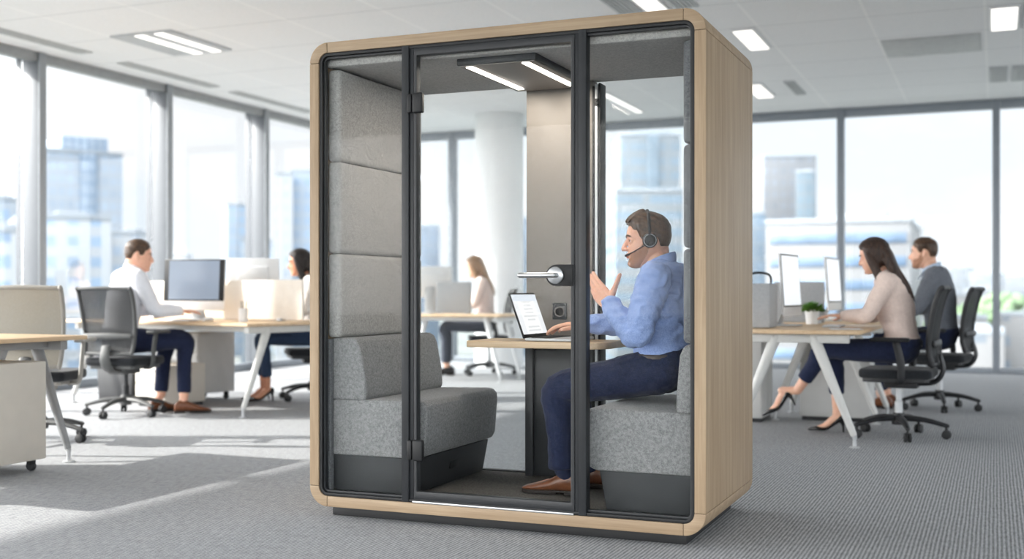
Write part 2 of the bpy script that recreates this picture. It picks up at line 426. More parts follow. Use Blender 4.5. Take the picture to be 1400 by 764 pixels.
# posts either side of the door
b = nb(); box(b, (0.470, 0.026, (zt+zb)/2), (0.034, 0.050, zt-zb), 0.003); box(b, (0.496, 0.030, (zt+zb)/2), (0.018, 0.040, zt-zb), 0.002); obj('door_post', b, M['black2'], pod)
b = nb(); box(b, (1.262, 0.026, (zt+zb)/2), (0.032, 0.050, zt-zb), 0.003); box(b, (1.237, 0.030, (zt+zb)/2), (0.018, 0.040, zt-zb), 0.002); obj('door_post', b, M['black2'], pod)
b = nb(); box(b, (0.866, 0.012, zi0+0.004), (0.72, 0.030, 0.008), 0.001); obj('threshold', b, M['alu'], pod)
for x0, x1 in ((xi0+0.018, 0.456), (1.275, xi1-0.018)):
    b = nb(); box(b, ((x0+x1)/2, 0.032, (zt+zb)/2), (x1-x0, 0.008, zt-zb-0.055)); obj('fixed_pane', b, M['pod_glass'], pod)
# door
dx0, dx1, dz0, dz1 = 0.507, 1.227, zi0+0.012, zi1-0.014
b = nb(); ring_prism(b, rrect(dx0, dx1, dz0, dz1, 0.004, 2), rrect(dx0+0.014, dx1-0.016, dz0+0.036, dz1-0.030, 0.003, 2), 0.008, 0.044, 0, 0.0015); door = obj('door', b, M['black2'], pod)
b = nb(); box(b, ((dx0+dx1)/2, 0.026, (dz0+dz1)/2+0.003), (dx1-dx0-0.02, 0.010, dz1-dz0-0.055)); obj('door_pane', b, M['pod_glass'], door)
for z0, z1 in ((1.733, 1.818), (0.270, 0.358)):
    b = nb(); box(b, (0.533, 0.000, (z0+z1)/2), (0.048, 0.026, z1-z0), 0.007, None, 3); box(b, (0.494, 0.000, (z0+z1)/2), (0.022, 0.022, z1-z0-0.006), 0.004); obj('hinge', b, M['black'], door)
b = nb(); prism(b, [(1.222, 1.004), (1.222, 1.090), (1.15, 1.090)] + arc(1.15, 1.047, 0.043, 90, 270, 14) + [(1.15, 1.004)], 0.000, 0.014, 'XZ', 0, 0.002); obj('lock_plate', b, M['black'], door)
b = nb(); lathe(b, [(0.030, 0), (0.034, -0.004), (0.034, -0.011), (0.030, -0.014), (0.0, -0.014)], (1.151, 0.0, 1.047), 36, 0, 'Y')
tube(b, [(1.158, -0.012, 1.047, 0.010), (1.158, -0.050, 1.047, 0.010)], n=16, sub=3)
tube(b, [(1.160, -0.052, 1.047, 0.0105), (1.12, -0.055, 1.047, 0.0110), (1.018, -0.055, 1.047, 0.0110)], side=(0, 1, 0), n=16, sub=4); obj('handle', b, M['alu'], door)
# back glass and the service column
b = nb(); box(b, (0.374, D-0.026, (zt+zb)/2), (0.60, 0.008, zt-zb-0.045)); obj('back_pane', b, M['pod_glass'], pod)
b = nb(); box(b, (1.381, D-0.026, (zt+zb)/2), (0.62, 0.008, zt-zb-0.045)); obj('back_pane', b, M['pod_glass'], pod)
ZF, ZC = 0.105, 1.970
b = nb(); box(b, (W/2, D/2, (zi0+ZF)/2+0.001), (W-2*T-0.002, D-0.10, ZF-zi0), 0.003); obj('booth_carpet', b, M['pod_carpet'], pod)
b = nb(); box(b, (0.870, 0.832, (0.745+ZC)/2), (0.334, 0.075, ZC-0.745), 0.004); col = obj('service_panel', b, M['panel'], pod)
b = nb(); box(b, (0.870, 0.834, (ZF+0.725)/2), (0.330, 0.070, 0.725-ZF), 0.003); box(b, (0.722, 0.790, (ZF+0.725)/2), (0.040, 0.020, 0.725-ZF), 0.003); obj('lower_panel', b, M['panel_low'], col)
b = nb(); box(b, (1.044, 0.830, (ZF+1.94)/2), (0.014, 0.086, 1.94-ZF), 0.003); box(b, (1.070, 0.834, (ZF+1.955)/2), (0.012, 0.080, 1.955-ZF), 0.003); obj('edge_trim', b, M['black'], col)
b = nb(); box(b, (1.057, 0.826, (ZF+1.95)/2), (0.014, 0.078, 1.95-ZF), 0.003); obj('trim_channel', b, M['alu_matt'], col)
b = nb(); box(b, (1.060, 0.786, 1.865), (0.020, 0.008, 0.034), 0.003); lathe(b, [(0.006, 0), (0.006, -0.008), (0, -0.008)], (1.060, 0.783, 1.872), 14, 0, 'Y'); lathe(b, [(0.006, 0), (0.006, -0.008), (0, -0.008)], (1.060, 0.783, 1.853), 14, 0, 'Y'); obj('sensor', b, M['black'], col)
b = nb(); box(b, (0.874, 0.792, 0.890), (0.072, 0.008, 0.078), 0.004); sk = obj('power_socket', b, M['panel_low'], col)
b = nb(); lathe(b, [(0.024, 0), (0.024, -0.002), (0.020, -0.002), (0.019, 0.001), (0, 0.001)], (0.874, 0.788, 0.888), 28, 0, 'Y'); obj('socket_ring', b, M['panel'], sk)
# ceiling pad and lamp
b = nb(); prism(b, [(0.055, ZC), (0.055, zi1-0.001), (D-0.05, zi1-0.001), (D-0.05, ZC)], T+0.002, W-T-0.002, 'YZ', 0, 0.008); obj('ceiling_pad', b, M['felt'], pod)
b = nb(); box(b, (0.840, 0.445, ZC-0.014), (0.36, 0.67, 0.030), 0.004); lamp = obj('lamp_housing', b, M['black2'], pod)
b = nb(); box(b, (0.840, 0.445, ZC-0.030), (0.345, 0.655, 0.006), 0.001); obj('lamp_tray', b, M['panel'], lamp)
for x in (0.712, 0.968):
    b = nb(); box(b, (x, 0.415, ZC-0.0345), (0.030, 0.58, 0.006)); obj('light_strip', b, M['led'], lamp)
    ld = bpy.data.lights.new('strip_light', 'AREA'); ld.shape = 'RECTANGLE'; ld.size = 0.028; ld.size_y = 0.57; ld.energy = 3.0; ld.color = (1.0, 0.90, 0.78)
    lo = bpy.data.objects.new('strip_light', ld); COL.objects.link(lo); lo.location = (PX+x, PY+0.415, ZC-0.039)
# upholstered wall pads
for sx in (0, 1):
    zs = [0.779, 1.150, 1.556, 1.962]
    for z0, z1 in zip(zs, zs[1:]):
        x0, x1 = (T+0.001, 0.116) if sx == 0 else (W-0.108, W-T-0.001)
        b = nb(); box(b, ((x0+x1)/2, (0.066+D-0.056)/2, (z0+z1)/2), (x1-x0, D-0.056-0.066, z1-z0-0.002), 0.020, None, 4); obj('wall_pad', b, M['felt'] if sx == 0 else M['felt_darkened'], pod)
    x0 = T+0.001 if sx == 0 else W-T-0.022
    b = nb(); box(b, (x0+0.0105, (0.060+D-0.05)/2, (ZF+0.775)/2), (0.021, D-0.11, 0.775-ZF-0.004), 0.003); obj('wall_lining', b, M['felt_darkened'], pod)

# benches
def bench(label, flip):
    t = thing('booth_bench', label, 'bench', (PX + (W-0.068 if flip else 0.068), PY, ZF+0.0015), 0, None)
    def P(pts): return [((-x if flip else x), z) for x, z in pts]
    y0, y1 = 0.075, D-0.075
    f, bs, cb, ct = (0.453, 0.385, 0.070, 0.045) if flip else (0.470, 0.420, 0.172, 0.132)
    zz = -ZF
    seat = [(0.002, 0.262+zz), (f-0.062, 0.262+zz), (f-0.030, 0.272+zz), (f-0.014, 0.300+zz), (f, 0.462+zz), (f-0.004, 0.490+zz), (f-0.020, 0.509+zz), (f-0.05, 0.514+zz), (0.002, 0.504+zz)]
    b = nb(); prism(b, P(seat), y0, y1, 'XZ', 0, 0.010); obj('seat', b, M['bench'], t, 30)
    b = nb(); prism(b, P([(0.002, 0.505+zz), (cb-0.006, 0.505+zz), (cb, 0.525+zz), (cb-0.004, 0.60+zz), (ct+0.010, 0.73+zz), (ct-0.006, 0.765+zz), (ct-0.03, 0.777+zz), (0.002, 0.777+zz)]), y0, y1, 'XZ', 0, 0.010); obj('backrest', b, M['bench'], t, 30)
    b = nb(); prism(b, P([(0.002, 0.001), (bs-0.03, 0.001), (bs, 0.262+zz), (0.002, 0.262+zz)]), y0+0.01, y1-0.006, 'XZ', 0, 0.003); base = obj('base', b, M['bench_base'], t)
    if not flip:
        b = nb(); box(b, (bs-0.016, 0.47, 0.085), (0.016, 0.085, 0.036), 0.003); obj('base_vent', b, M['black'], base)
bench('empty grey upholstered bench inside the booth, charcoal base, opposite the seated man', False)
bench('grey upholstered bench inside the booth that the man in the blue shirt sits on', True)

# table
t = thing('booth_table', 'small oak wall table with rounded corners inside the booth', 'table', (PX, PY, 0.76))
b = nb(); pts = [(0.552, 0.776), (0.552, 0.462)] + arc(0.567, 0.447, 0.015, 180, 270, 4) + arc(1.115, 0.532, 0.10, 270, 360, 10)[0:] + [(1.215, 0.776)]
prism(b, pts, -0.030, 0.0, 'XY', 0, 0.004); obj('table_top', b, M['oak_top'], t)
b = nb(); box(b, (0.87, 0.69, -0.039), (0.10, 0.17, 0.016), 0.002); obj('bracket', b, M['black'], t)

# laptop
t = thing('laptop', 'open silver laptop with a lit document screen on the booth table', 'laptop', (PX+0.833, PY+0.605, 0.7612))
b = nb(); box(b, (0.112, 0, 0.0075), (0.222, 0.310, 0.013), 0.004); base = obj('base', b, M['alu_matt'], t)
b = nb()
for i in range(5):
    for j in range(13): box(b, (0.035+i*0.0185, -0.132+j*0.022, 0.0150), (0.015, 0.0185, 0.003), 0.001)
obj('keyboard', b, M['rubber'], base)
b = nb(); box(b, (0.175, 0, 0.0143), (0.062, 0.10, 0.001)); obj('trackpad', b, M['alu'], base)
tl = Matrix.Translation((0.0, 0, 0.012)) @ Matrix.Rotation(math.radians(-20), 4, 'Y')
b = nb(); box(b, (-0.004, 0, 0.109), (0.008, 0.310, 0.216), 0.003); b.transform(tl); lid = obj('lid', b, M['black'], t)
def doc_mat():
    n = NT('document_screen'); e = n.n.new('ShaderNodeEmission'); v = n.coords()
    sep = n.n.new('ShaderNodeSeparateXYZ'); n.link(v, sep.inputs[0])
    row = n.math('FRACT', n.math('MULTIPLY', sep.outputs[2], 62.0)); rown = n.math('FLOOR', n.math('MULTIPLY', sep.outputs[2], 62.0))
    wn = n.n.new('ShaderNodeTexWhiteNoise'); wn.noise_dimensions = '1D'; n.link(rown, wn.inputs['W'])
    ln = n.math('MULTIPLY', n.math('GREATER_THAN', row, 0.55), n.math('LESS_THAN', n.math('ABSOLUTE', n.math('SUBTRACT', sep.outputs[1], 0.005)), n.math('MULTIPLY', wn.outputs['Value'], 0.085)))
    page = n.math('LESS_THAN', n.math('ABSOLUTE', sep.outputs[1]), 0.095)
    c = n.mix(page, srgb(238, 239, 241), srgb(250, 250, 249)); c = n.mix(n.math('MULTIPLY', ln, 0.32), c, srgb(150, 154, 160))
    top = n.math('GREATER_THAN', sep.outputs[2], 0.178); c = n.mix(top, c, srgb(222, 228, 236))
    n.link(c, e.inputs['Color']); e.inputs['Strength'].default_value = 0.95; n.link(e.outputs[0], n.out.inputs['Surface']); return n.m
b = nb(); box(b, (0.0005, 0, 0.113), (0.001, 0.294, 0.190)); b.transform(tl); obj('screen', b, doc_mat(), lid)
# ------------------------------------------------------------------ office furniture
def cam_xy(px, y=None, d=None):
    """ground position of a picture column at room depth y or at camera distance d"""
    xc = (px-700)/1584.3; c, s = 0.92296, 0.38490
    if d is None: d = y/(xc*s+c)
    return V((d*(xc*c-s), d*(xc*s+c), 0))

def make_chair(label, frame, net, fab, base_m, loc, rz, arms=True):
    """task chair, sitter faces +x"""
    t = thing('office_chair', label, 'chair', loc, rz, None)
    b = nb()
    rows = [(-0.235, 0.20), (-0.21, 0.225), (0.0, 0.245), (0.17, 0.24), (0.235, 0.20)]
    poly = [(x, w) for x, w in rows] + [(x, -w) for x, w in rows[::-1]]
    prism(b, poly, 0.405, 0.470, 'XY', 0, 0.022); obj('seat', b, M[fab], t, 50)
    b = nb(); prism(b, [(x*0.9, w*0.88) for x, w in rows]+[(x*0.9, -w*0.88) for x, w in rows[::-1]], 0.380, 0.408, 'XY', 0, 0.006); box(b, (-0.02, 0, 0.36), (0.22, 0.16, 0.05), 0.012); obj('seat_shell', b, M[frame], t)
    # backrest: S-curved side uprights joined top and bottom
    prof = [(-0.238, 0.50), (-0.218, 0.58), (-0.220, 0.70), (-0.246, 0.86), (-0.284, 0.985), (-0.304, 1.010)]
    b = nb()
    for s in (-1, 1): tube(b, [(x, s*(0.205+0.028*min(1, (z-0.5)/0.3)), z, 0.014, 0.019) for x, z in prof], side=(0, 1, 0), n=10, sub=4)
    tube(b, [(-0.301, -0.225, 1.008, 0.013), (-0.314, 0, 1.014, 0.013), (-0.301, 0.225, 1.008, 0.013)], n=10, sub=5, side=(0, 0, 1))
    tube(b, [(-0.235, -0.20, 0.505, 0.014), (-0.250, 0, 0.500, 0.016), (-0.235, 0.20, 0.505, 0.014)], n=10, sub=5, side=(0, 0, 1))
    obj('back_frame', b, M[frame], t)
    b = nb(); sp = spline(prof, 4); front, back = [], []
    rings = []
    for x, z in sp:
        hw = 0.200+0.028*min(1, max(0, (z-0.5)/0.3)); ring = []
        for k in range(9): y = -hw+2*hw*k/8; ring.append((x+0.004-0.016*(1-(y/hw)**2), y, z))
        for k in range(8, -1, -1): y = -hw+2*hw*k/8; ring.append((x-0.004-0.016*(1-(y/hw)**2), y, z))
        rings.append(ring)
    ring_loft(b, rings); obj('back_net', b, M[net], t)
    b = nb(); tube(b, [(-0.246, -0.205, 0.64, 0.020, 0.010), (-0.262, 0, 0.64, 0.026, 0.010), (-0.246, 0.205, 0.64, 0.020, 0.010)], side=(0, 0, 1), n=10, sub=5); obj('lumbar_bar', b, M[base_m], t)
    b = nb(); tube(b, [(-0.10, 0, 0.365, 0.05, 0.016), (-0.23, 0, 0.38, 0.05, 0.018), (-0.285, 0, 0.46, 0.045, 0.016), (-0.268, 0, 0.56, 0.04, 0.012)], side=(0, 1, 0), n=12, sub=4); obj('back_bracket', b, M[base_m], t)
    if arms:
        for s in (-1, 1):
            b = nb(); tube(b, [(-0.04, s*0.20, 0.385, 0.020, 0.014), (-0.05, s*0.265, 0.40, 0.022, 0.014), (-0.05, s*0.282, 0.52, 0.026, 0.013), (-0.02, s*0.282, 0.650, 0.024, 0.013)], side=(1, 0, 0), n=10, sub=4); ar = obj('armrest', b, M[frame], t)
            b = nb(); box(b, (0.02, s*0.282, 0.668), (0.25, 0.075, 0.028), 0.012, None, 3); obj('arm_pad', b, M['rubber' if frame == 'chair_dark' else frame], ar)
    b = nb(); lathe(b, [(0.026, 0.13), (0.026, 0.24), (0.018, 0.245), (0.018, 0.37)], n=18); obj('gas_column', b, M['chair_dark' if frame != 'chair_dark' else 'alu_matt'], t)
    b = nb(); lathe(b, [(0.0, 0.085), (0.045, 0.085), (0.050, 0.12), (0.035, 0.165), (0, 0.165)], n=20); obj('base_hub', b, M[base_m], t)
    for k in range(5):
        a = math.radians(36+72*k); u = V((math.cos(a), math.sin(a), 0)); w = V((-u.y, u.x, 0))
        b = nb(); p0, p1, p2 = u*0.03+V((0, 0, 0.130)), u*0.17+V((0, 0, 0.122)), u*0.31+V((0, 0, 0.088))
        tube(b, [tuple(p0)+(0.030, 0.022), tuple(p1)+(0.024, 0.018), tuple(p2)+(0.016, 0.014)], side=tuple(w), n=10, sub=4); lg = obj('base_leg', b, M[base_m], t)
        b = nb(); c = u*0.305
        for s in (-1, 1):
            q = c+w*s*0.014; rings = []
            for off, rr in ((-0.010, 0.024), (-0.007, 0.030), (0.007, 0.030), (0.010, 0.024)):
                rings.append([q+w*off+u*(rr*math.cos(2*PI*j/18))+V((0, 0, 0.0305+rr*math.sin(2*PI*j/18))) for j in range(18)])
            ring_loft(b, rings)
        tube(b, [tuple(c+V((0, 0, 0.035)))+(0.009,), tuple(c+V((0, 0, 0.085)))+(0.009,)], n=8, sub=1, smooth=False); obj('caster', b, M['rubber'], lg)
    return t

def make_desk(label, loc, rz, L, Dp, h, legm='desk_metal', grp=None, topm=None, splay_long=False, z_in=0.06):
    """trestle desk: length along local x, depth along local y, centred; splayed tapered legs in the end frames"""
    t = thing('trestle_desk', label, 'desk', loc, rz, grp)
    b = nb(); box(b, (0, 0, h-0.0125), (L, Dp, 0.025), 0.005); obj('desk_top', b, M[topm or 'oak_top'], t)
    b = nb()
    for s in (-1, 1): box(b, (0, s*(Dp/2-0.20), h-0.052), (L-0.16, 0.05, 0.045), 0.004)
    for s in (-1, 1): box(b, (s*(L/2-0.10), 0, h-0.055), (0.055, Dp-0.16, 0.055), 0.006)
    obj('desk_frame', b, M[legm], t)
    for sx in (-1, 1):
        for sy in (-1, 1):
            if splay_long: p0, p1 = V((sx*(L/2-0.22), sy*(Dp/2-0.12), h-0.045)), V((sx*(L/2-0.06), sy*(Dp/2-0.12), 0.085))
            else: p0, p1 = V((sx*(L/2-0.10), sy*(Dp/2-0.30), h-0.045)), V((sx*(L/2-0.10), sy*(Dp/2-0.055), 0.085))
            b = nb(); tube(b, [tuple(p0)+(0.034, 0.038), tuple(p1)+(0.018, 0.021)], side=(1, 0, 0), n=12, sub=6, smooth=False); lg = obj('leg', b, M[legm], t)
            b = nb(); q = p1+(p1-p0).normalized()*0.02
            lathe(b, [(0, 0.001), (0.034, 0.001), (0.034, 0.007), (0.012, 0.012), (0.011, 0.05), (0.016, 0.075), (0, 0.085)], (q.x, q.y, 0), 16); obj('foot', b, M['alu_matt'], lg)
    return t

def pedestal(label, loc, rz, w, d, z0, z1, mat, drawers=2, front=-1, casters=True):
    """cabinet on casters; drawer fronts on local -y"""
    t = thing('drawer_cabinet', label, 'cabinet', loc, rz)
    b = nb(); box(b, (0, 0, (z0+z1)/2), (w, d, z1-z0), 0.006); obj('body', b, M[mat], t)
    hh = (z1-z0-0.03)/drawers
    for k in range(drawers):
        b = nb(); z = z0+0.015+hh*(k+0.5); box(b, (0, front*(d/2+0.006), z), (w-0.012, 0.012, hh-0.008), 0.003); dr = obj('drawer', b, M[mat], t)
        b = nb(); box(b, (0, front*(d/2+0.016), z+hh*0.28), (w*0.35, 0.010, 0.012), 0.003); obj('drawer_pull', b, M['alu_matt'], dr)
    if casters:
        for sx in (-1, 1):
            for sy in (-1, 1):
                b = nb(); lathe(b, [(0, -0.016), (0.022, -0.016), (0.026, -0.010), (0.026, 0.010), (0.022, 0.016), (0, 0.016)], (sx*(w/2-0.055), sy*(d/2-0.055), 0.027), 16, 0, 'X'); box(b, (sx*(w/2-0.055), sy*(d/2-0.055), (z0+0.03)/2+0.012), (0.042, 0.03, max(z0-0.03, 0.01)+0.02), 0.004); obj('caster', b, M['rubber'], t)
    else:
        b = nb(); box(b, (0, 0, z0/2+0.0005), (w-0.03, d-0.03, z0-0.001), 0.002); obj('plinth', b, M['chair_dark'], t)
    return t

def monitor(label, loc, rz, w, h, z0, back='white_metal', screen=None, chin=0.06, tilt=4):
    """all-in-one screen; the screen faces local -y; loc is on the desk"""
    t = thing('monitor', label, 'monitor', loc, rz)
    m = Matrix.Translation((0, 0, z0)) @ Matrix.Rotation(math.radians(-tilt), 4, 'X')
    b = nb(); box(b, (0, 0, h/2), (w, 0.018, h), 0.006); box(b, (0, 0.014, h*0.52), (w*0.6, 0.022, h*0.55), 0.010); b.transform(m); obj('case', b, M[back], t)
    b = nb(); box(b, (0, -0.0095, chin+(h-chin)/2+0.002), (w-0.006, 0.002, h-chin-0.008), 0.001); b.transform(m); fr = obj('bezel', b, M['black'], t)
    b = nb(); box(b, (0, -0.0110, chin+(h-chin)/2+0.002), (w-(0.10 if screen == 'screen_blue' else 0.03), 0.001, h-chin-0.03), 0); b.transform(m); obj('screen', b, M[screen or 'screen_white'], fr)
    b = nb(); tube(b, [(0, 0.10, 0.008, 0.07, 0.006), (0, 0.075, 0.06, 0.065, 0.006), (0, 0.045, z0+0.06, 0.06, 0.006), (0, 0.020, z0+0.16, 0.05, 0.006)], side=(1, 0, 0), n=14, sub=4); sd = obj('stand', b, M[back if back != 'white_metal' else 'alu_matt'], t)
    b = nb(); box(b, (0, 0.03, 0.006), (0.19, 0.17, 0.009), 0.003); obj('stand_foot', b, M['alu_matt'], sd)
    return t
def scr(name, rgb, strength):
    n = NT(name); p = n.bsdf(srgb(*rgb), 0.25); n.p.inputs['Emission Color'].default_value = srgb(*rgb); n.p.inputs['Emission Strength'].default_value = strength; return n.m
M['screen_blue'] = scr('screen_slate_blue', (112, 124, 140), 0.25)
M['screen_white'] = scr('screen_pale', (226, 230, 234), 0.55)

def divider(label, p0, p1, z0, z1, mat, th=0.025):
    p0, p1 = V(p0), V(p1); u = p1-p0; L = u.length; rz = math.atan2(u.y, u.x); c = (p0+p1)/2
    t = thing('desk_divider', label, 'divider', (c.x, c.y, z0), rz)
    b = nb(); box(b, (0, 0, (z1-z0)/2+0.004), (L, th, z1-z0-0.008), 0.010, None, 3); obj('screen_panel', b, M[mat], t)
    for s in (-1, 1): b = nb(); box(b, (s*L*0.38, 0, 0.012), (0.05, 0.06, 0.022), 0.004); obj('clamp', b, M['alu_matt'], t)
    return t

def keyboard(label, loc, rz, w=0.36):
    t = thing('keyboard', label, 'keyboard', loc, rz)
    b = nb(); box(b, (0, 0, 0.006), (w, 0.115, 0.010), 0.004); obj('tray', b, M['alu_matt'], t)
    b = nb()
    for i in range(14):
        for j in range(5): box(b, (-w/2+0.02+i*(w-0.04)/13, -0.042+j*0.021, 0.0125), (0.019, 0.016, 0.004), 0.0015)
    obj('keys', b, M['white_metal'], t); return t
def mouse(label, loc, rz):
    t = thing('computer_mouse', label, 'mouse', loc, rz)
    b = nb(); rings = []
    for k in range(11):
        u = -1+2*k/10; f = math.sqrt(max(0, 1-u**4))+0.02; rings.append([(u*0.055, 0.030*f*math.cos(2*PI*j/16), 0.002+0.016*f*(1+math.sin(2*PI*j/16))) for j in range(16)])
    ring_loft(b, rings); obj('shell', b, M['white_metal'], t)
    b = nb(); lathe(b, [(0, -0.003), (0.007, -0.003), (0.007, 0.003), (0, 0.003)], (0.028, 0, 0.028), 14, 0, 'Y'); obj('wheel', b, M['rubber'], t); return t

# --- desk at the near edge of the picture, window side
HA = 0.73
make_desk('oak-topped trestle desk cut by the picture edge, beside the empty beige chair', (-5.31, 4.43, 0), PI/2, 1.72, 0.84, HA, 'leg_grey', None, 'oak_top')
pedestal('pale grey drawer cabinet on casters under the desk at the picture edge', (-5.09, 4.60, 0), PI/2, 0.62, 0.52, 0.065, 0.60, 'beige_box', 2, 1)
make_chair('empty swivel chair with beige mesh back behind the desk at the picture edge', 'chair_pale', 'net_pale', 'chair_fab', 'chair_mid', (-5.80, 5.85, 0), math.radians(114))
# --- double desk of the man in the white shirt
uB = V((-0.975, 0.22, 0)).normalized(); vB = V((0.22, 0.975, 0)).normalized(); K = V((-5.33, 7.47, 0)); LB, DB = 2.42, 1.15
cB = K+uB*LB/2+vB*DB/2; rB = math.atan2(-uB.y, -uB.x)
make_desk('oak-topped double desk with white splayed legs where the white-shirted man works', (cB.x, cB.y, 0), rB, LB, DB, 0.74)
def onB(a, c, z=0.7415): q = K+uB*a+vB*c; return (q.x, q.y, z)
divider('beige cloth desk divider along the middle of the double desk', onB(0.02, 0.62), onB(2.2, 0.62), 0.7415, 1.085, 'beige_screen')
monitor('large monitor with dark slate screen and white chin facing the man in white', onB(1.12, 0.40), math.radians(10), 0.57, 0.44, 0.085, 'white_metal', 'screen_blue', 0.075)
monitor('white monitor seen from behind, beyond the beige divider', onB(0.92, 0.90), PI+math.radians(18), 0.46, 0.34, 0.20, 'white_metal', 'screen_white', 0.04)
keyboard('white keyboard on the oak double desk by the hand of the man in white', onB(1.05, 0.20), rB, 0.36)
mouse('white computer mouse on the oak double desk', onB(0.72, 0.22), rB+PI/2)
p = V(onB(0.36, 0.28)); t = thing('pen_cup', 'white pen cup with pencils on the corner of the oak double desk', 'pen cup', tuple(p))
b = nb(); lathe(b, [(0, 0), (0.036, 0), (0.038, 0.11), (0.034, 0.11), (0.032, 0.008), (0, 0.008)], n=24); obj('cup', b, M['white_metal'], t)
for i, (dx, dy, m) in enumerate(((-0.02, 0.004, 'chair_dark'), (0.012, -0.015, 'panel'), (0.018, 0.014, 'chair_mid'))):
    tt = thing('pencil', ('black pencil in the white pen cup', 'brown pencil in the white pen cup', 'grey pencil in the white pen cup')[i], 'pencil', (p.x, p.y, p.z+0.009), 0)
    b = nb(); tube(b, [(dx*0.4, dy*0.4, 0.003, 0.004), (dx*1.15, dy*1.15, 0.155, 0.004)], n=8, sub=1, smooth=False); obj('shaft', b, M[m], tt)
    b = nb(); lathe(b, [(0.0042, 0), (0.001, 0.012)], (dx*1.15, dy*1.15, 0.158), 8); obj('tip', b, M['oak_top'], tt)
q = K+uB*1.62+vB*0.90; pedestal('grey drawer cabinet under the far side of the double desk', (q.x, q.y, 0), rB+PI, 0.42, 0.42, 0.075, 0.62, 'grey_box', 3, 1)
q = K+uB*1.42+vB*0.40; pedestal('low beige drawer cabinet under the double desk behind the legs of the man in white', (q.x, q.y, 0), rB, 0.40, 0.42, 0.03, 0.36, 'beige_box', 2, -1, False)
q = V((-7.28, 8.44, 0)); t = thing('storage_box', 'dark charcoal storage box on the floor under the end of the double desk', 'box', (q.x, q.y, 0.001), rB)
b = nb(); prism(b, [(-0.24, 0.0), (0.24, 0.0), (0.27, 0.36), (-0.27, 0.36)], -0.19, 0.19, 'XZ', 0, 0.012); obj('tub', b, M['chair_dark'], t)
b = nb(); box(b, (0, 0, 0.374), (0.56, 0.40, 0.026), 0.010); obj('lid', b, M['chair_dark'], t)
chair_man_white = make_chair('grey mesh swivel chair carrying the man in the white shirt', 'chair_mid', 'net_mid', 'chair_fab', 'chair_mid', (-6.405, 7.35, 0), math.radians(98))
make_chair('black swivel chair under the woman with dark hair at the double desk', 'chair_dark', 'net_dark', 'chair_fab', 'chair_dark', (-5.79, 9.12, 0), math.radians(-139))
# --- desks by the back windows, other side of the booth
make_desk('oak-topped white desk of the woman in the pale jumper', (-1.19, 8.28, 0), PI/2, 1.62, 0.84, 0.74, 'desk_metal', None, 'oak_top')
make_desk('oak-topped white desk of the man in the grey jacket, behind the first desk', (-1.16, 10.35, 0), PI/2, 1.7, 0.84, 0.74, 'desk_metal', None, 'oak_top')
pedestal('grey cabinet under the end of the jumper woman\'s desk, behind her shoes', (-1.13, 9.27, 0), 0, 0.52, 0.36, 0.03, 0.62, 'grey_box', 1, -1, False)
pedestal('tall grey cabinet beside the booth corner, at the back edge of the desk', (-1.87, 9.00, 0), 0, 0.50, 0.44, 0.03, 0.70, 'grey_box', 2, -1, False)
t = thing('desk_caddy', 'upright grey desk caddy on the oak desk beside the booth corner', 'caddy', (-1.485, 7.90, 0.7415), 0)
b = nb(); box(b, (0, 0, 0.150), (0.21, 0.30, 0.296), 0.010, None, 3); obj('bin', b, M['grey_screen'], t)
b = nb(); tube(b, [(-0.07, 0, 0.297, 0.008), (-0.06, 0, 0.355, 0.008), (0.0, 0, 0.372, 0.008), (0.065, 0, 0.362, 0.008), (0.085, 0, 0.335, 0.008), (0.085, 0, 0.297, 0.008)], n=8, sub=5); obj('handle', b, M['chair_dark'], t)
monitor('white-framed monitor edge-on in front of the woman in the pale jumper', (-1.33, 8.36, 0.7415), math.radians(86), 0.54, 0.44, 0.07, 'white_metal', 'screen_white', 0.06)
divider('grey cloth divider between the two desks, behind the small plant', (-1.58, 9.06), (-1.20, 9.06), 0.7415, 1.06, 'grey_screen')
monitor('second white monitor edge-on, beyond the small potted plant', (-1.24, 10.0, 0.7415), math.radians(86), 0.54, 0.44, 0.09, 'white_metal', 'screen_white', 0.06)
keyboard('white keyboard under the hands of the woman in the pale jumper', (-1.03, 8.26, 0.7415), -PI/2, 0.36)
t = thing('paper_sheet', 'white sheet of paper on the oak desk edge beside the woman in the pale jumper', 'paper', (-0.90, 7.80, 0.7412), 0.2)
b = nb(); box(b, (0, 0, 0.001), (0.20, 0.28, 0.0015)); obj('sheet', b, M['white_metal'], t)
t = thing('potted_plant', 'small green plant in a white pot on the oak desk', 'plant', (-1.27, 8.90, 0.7415), 0)
b = nb(); lathe(b, [(0, 0), (0.042, 0), (0.056, 0.11), (0.050, 0.11), (0.046, 0.09), (0, 0.09)], n=28); obj('pot', b, M['white_metal'], t)
b = nb(); lathe(b, [(0, 0.086), (0.046, 0.088), (0.046, 0.094), (0, 0.096)], n=20); obj('soil', b, M['panel_low'], t)
b = nb(); rnd = random.Random(3)
for k in range(230):
    a = rnd.uniform(0, 2*PI); e = rnd.uniform(0.15, 1.45); u = V((math.cos(a)*math.cos(e), math.sin(a)*math.cos(e), math.sin(e))); ln = rnd.uniform(0.07, 0.105)
    p0 = V((0, 0, 0.092))+V((u.x, u.y, 0))*0.02; w = u.cross(V((0, 0, 1))).normalized()*0.006; p2 = p0+u*ln+V((0, 0, -0.012)); pm = p0+u*ln*0.6+V((0, 0, 0.006))
    vs = [b.verts.new(x) for x in (p0-w*0.4, p0+w*0.4, pm+w, p2, pm-w)]; b.faces.new(vs)
M['leaf'] = plain('plant_green', (92, 142, 62), 0.6, 0, 0.3, 0.35, 60); obj('foliage', b, M['leaf'], t, recalc=False)
make_chair('black mesh swivel chair under the woman in the pale jumper', 'chair_dark', 'net_dark', 'chair_fab', 'chair_dark', (-0.605, 8.27, 0), PI-0.06)
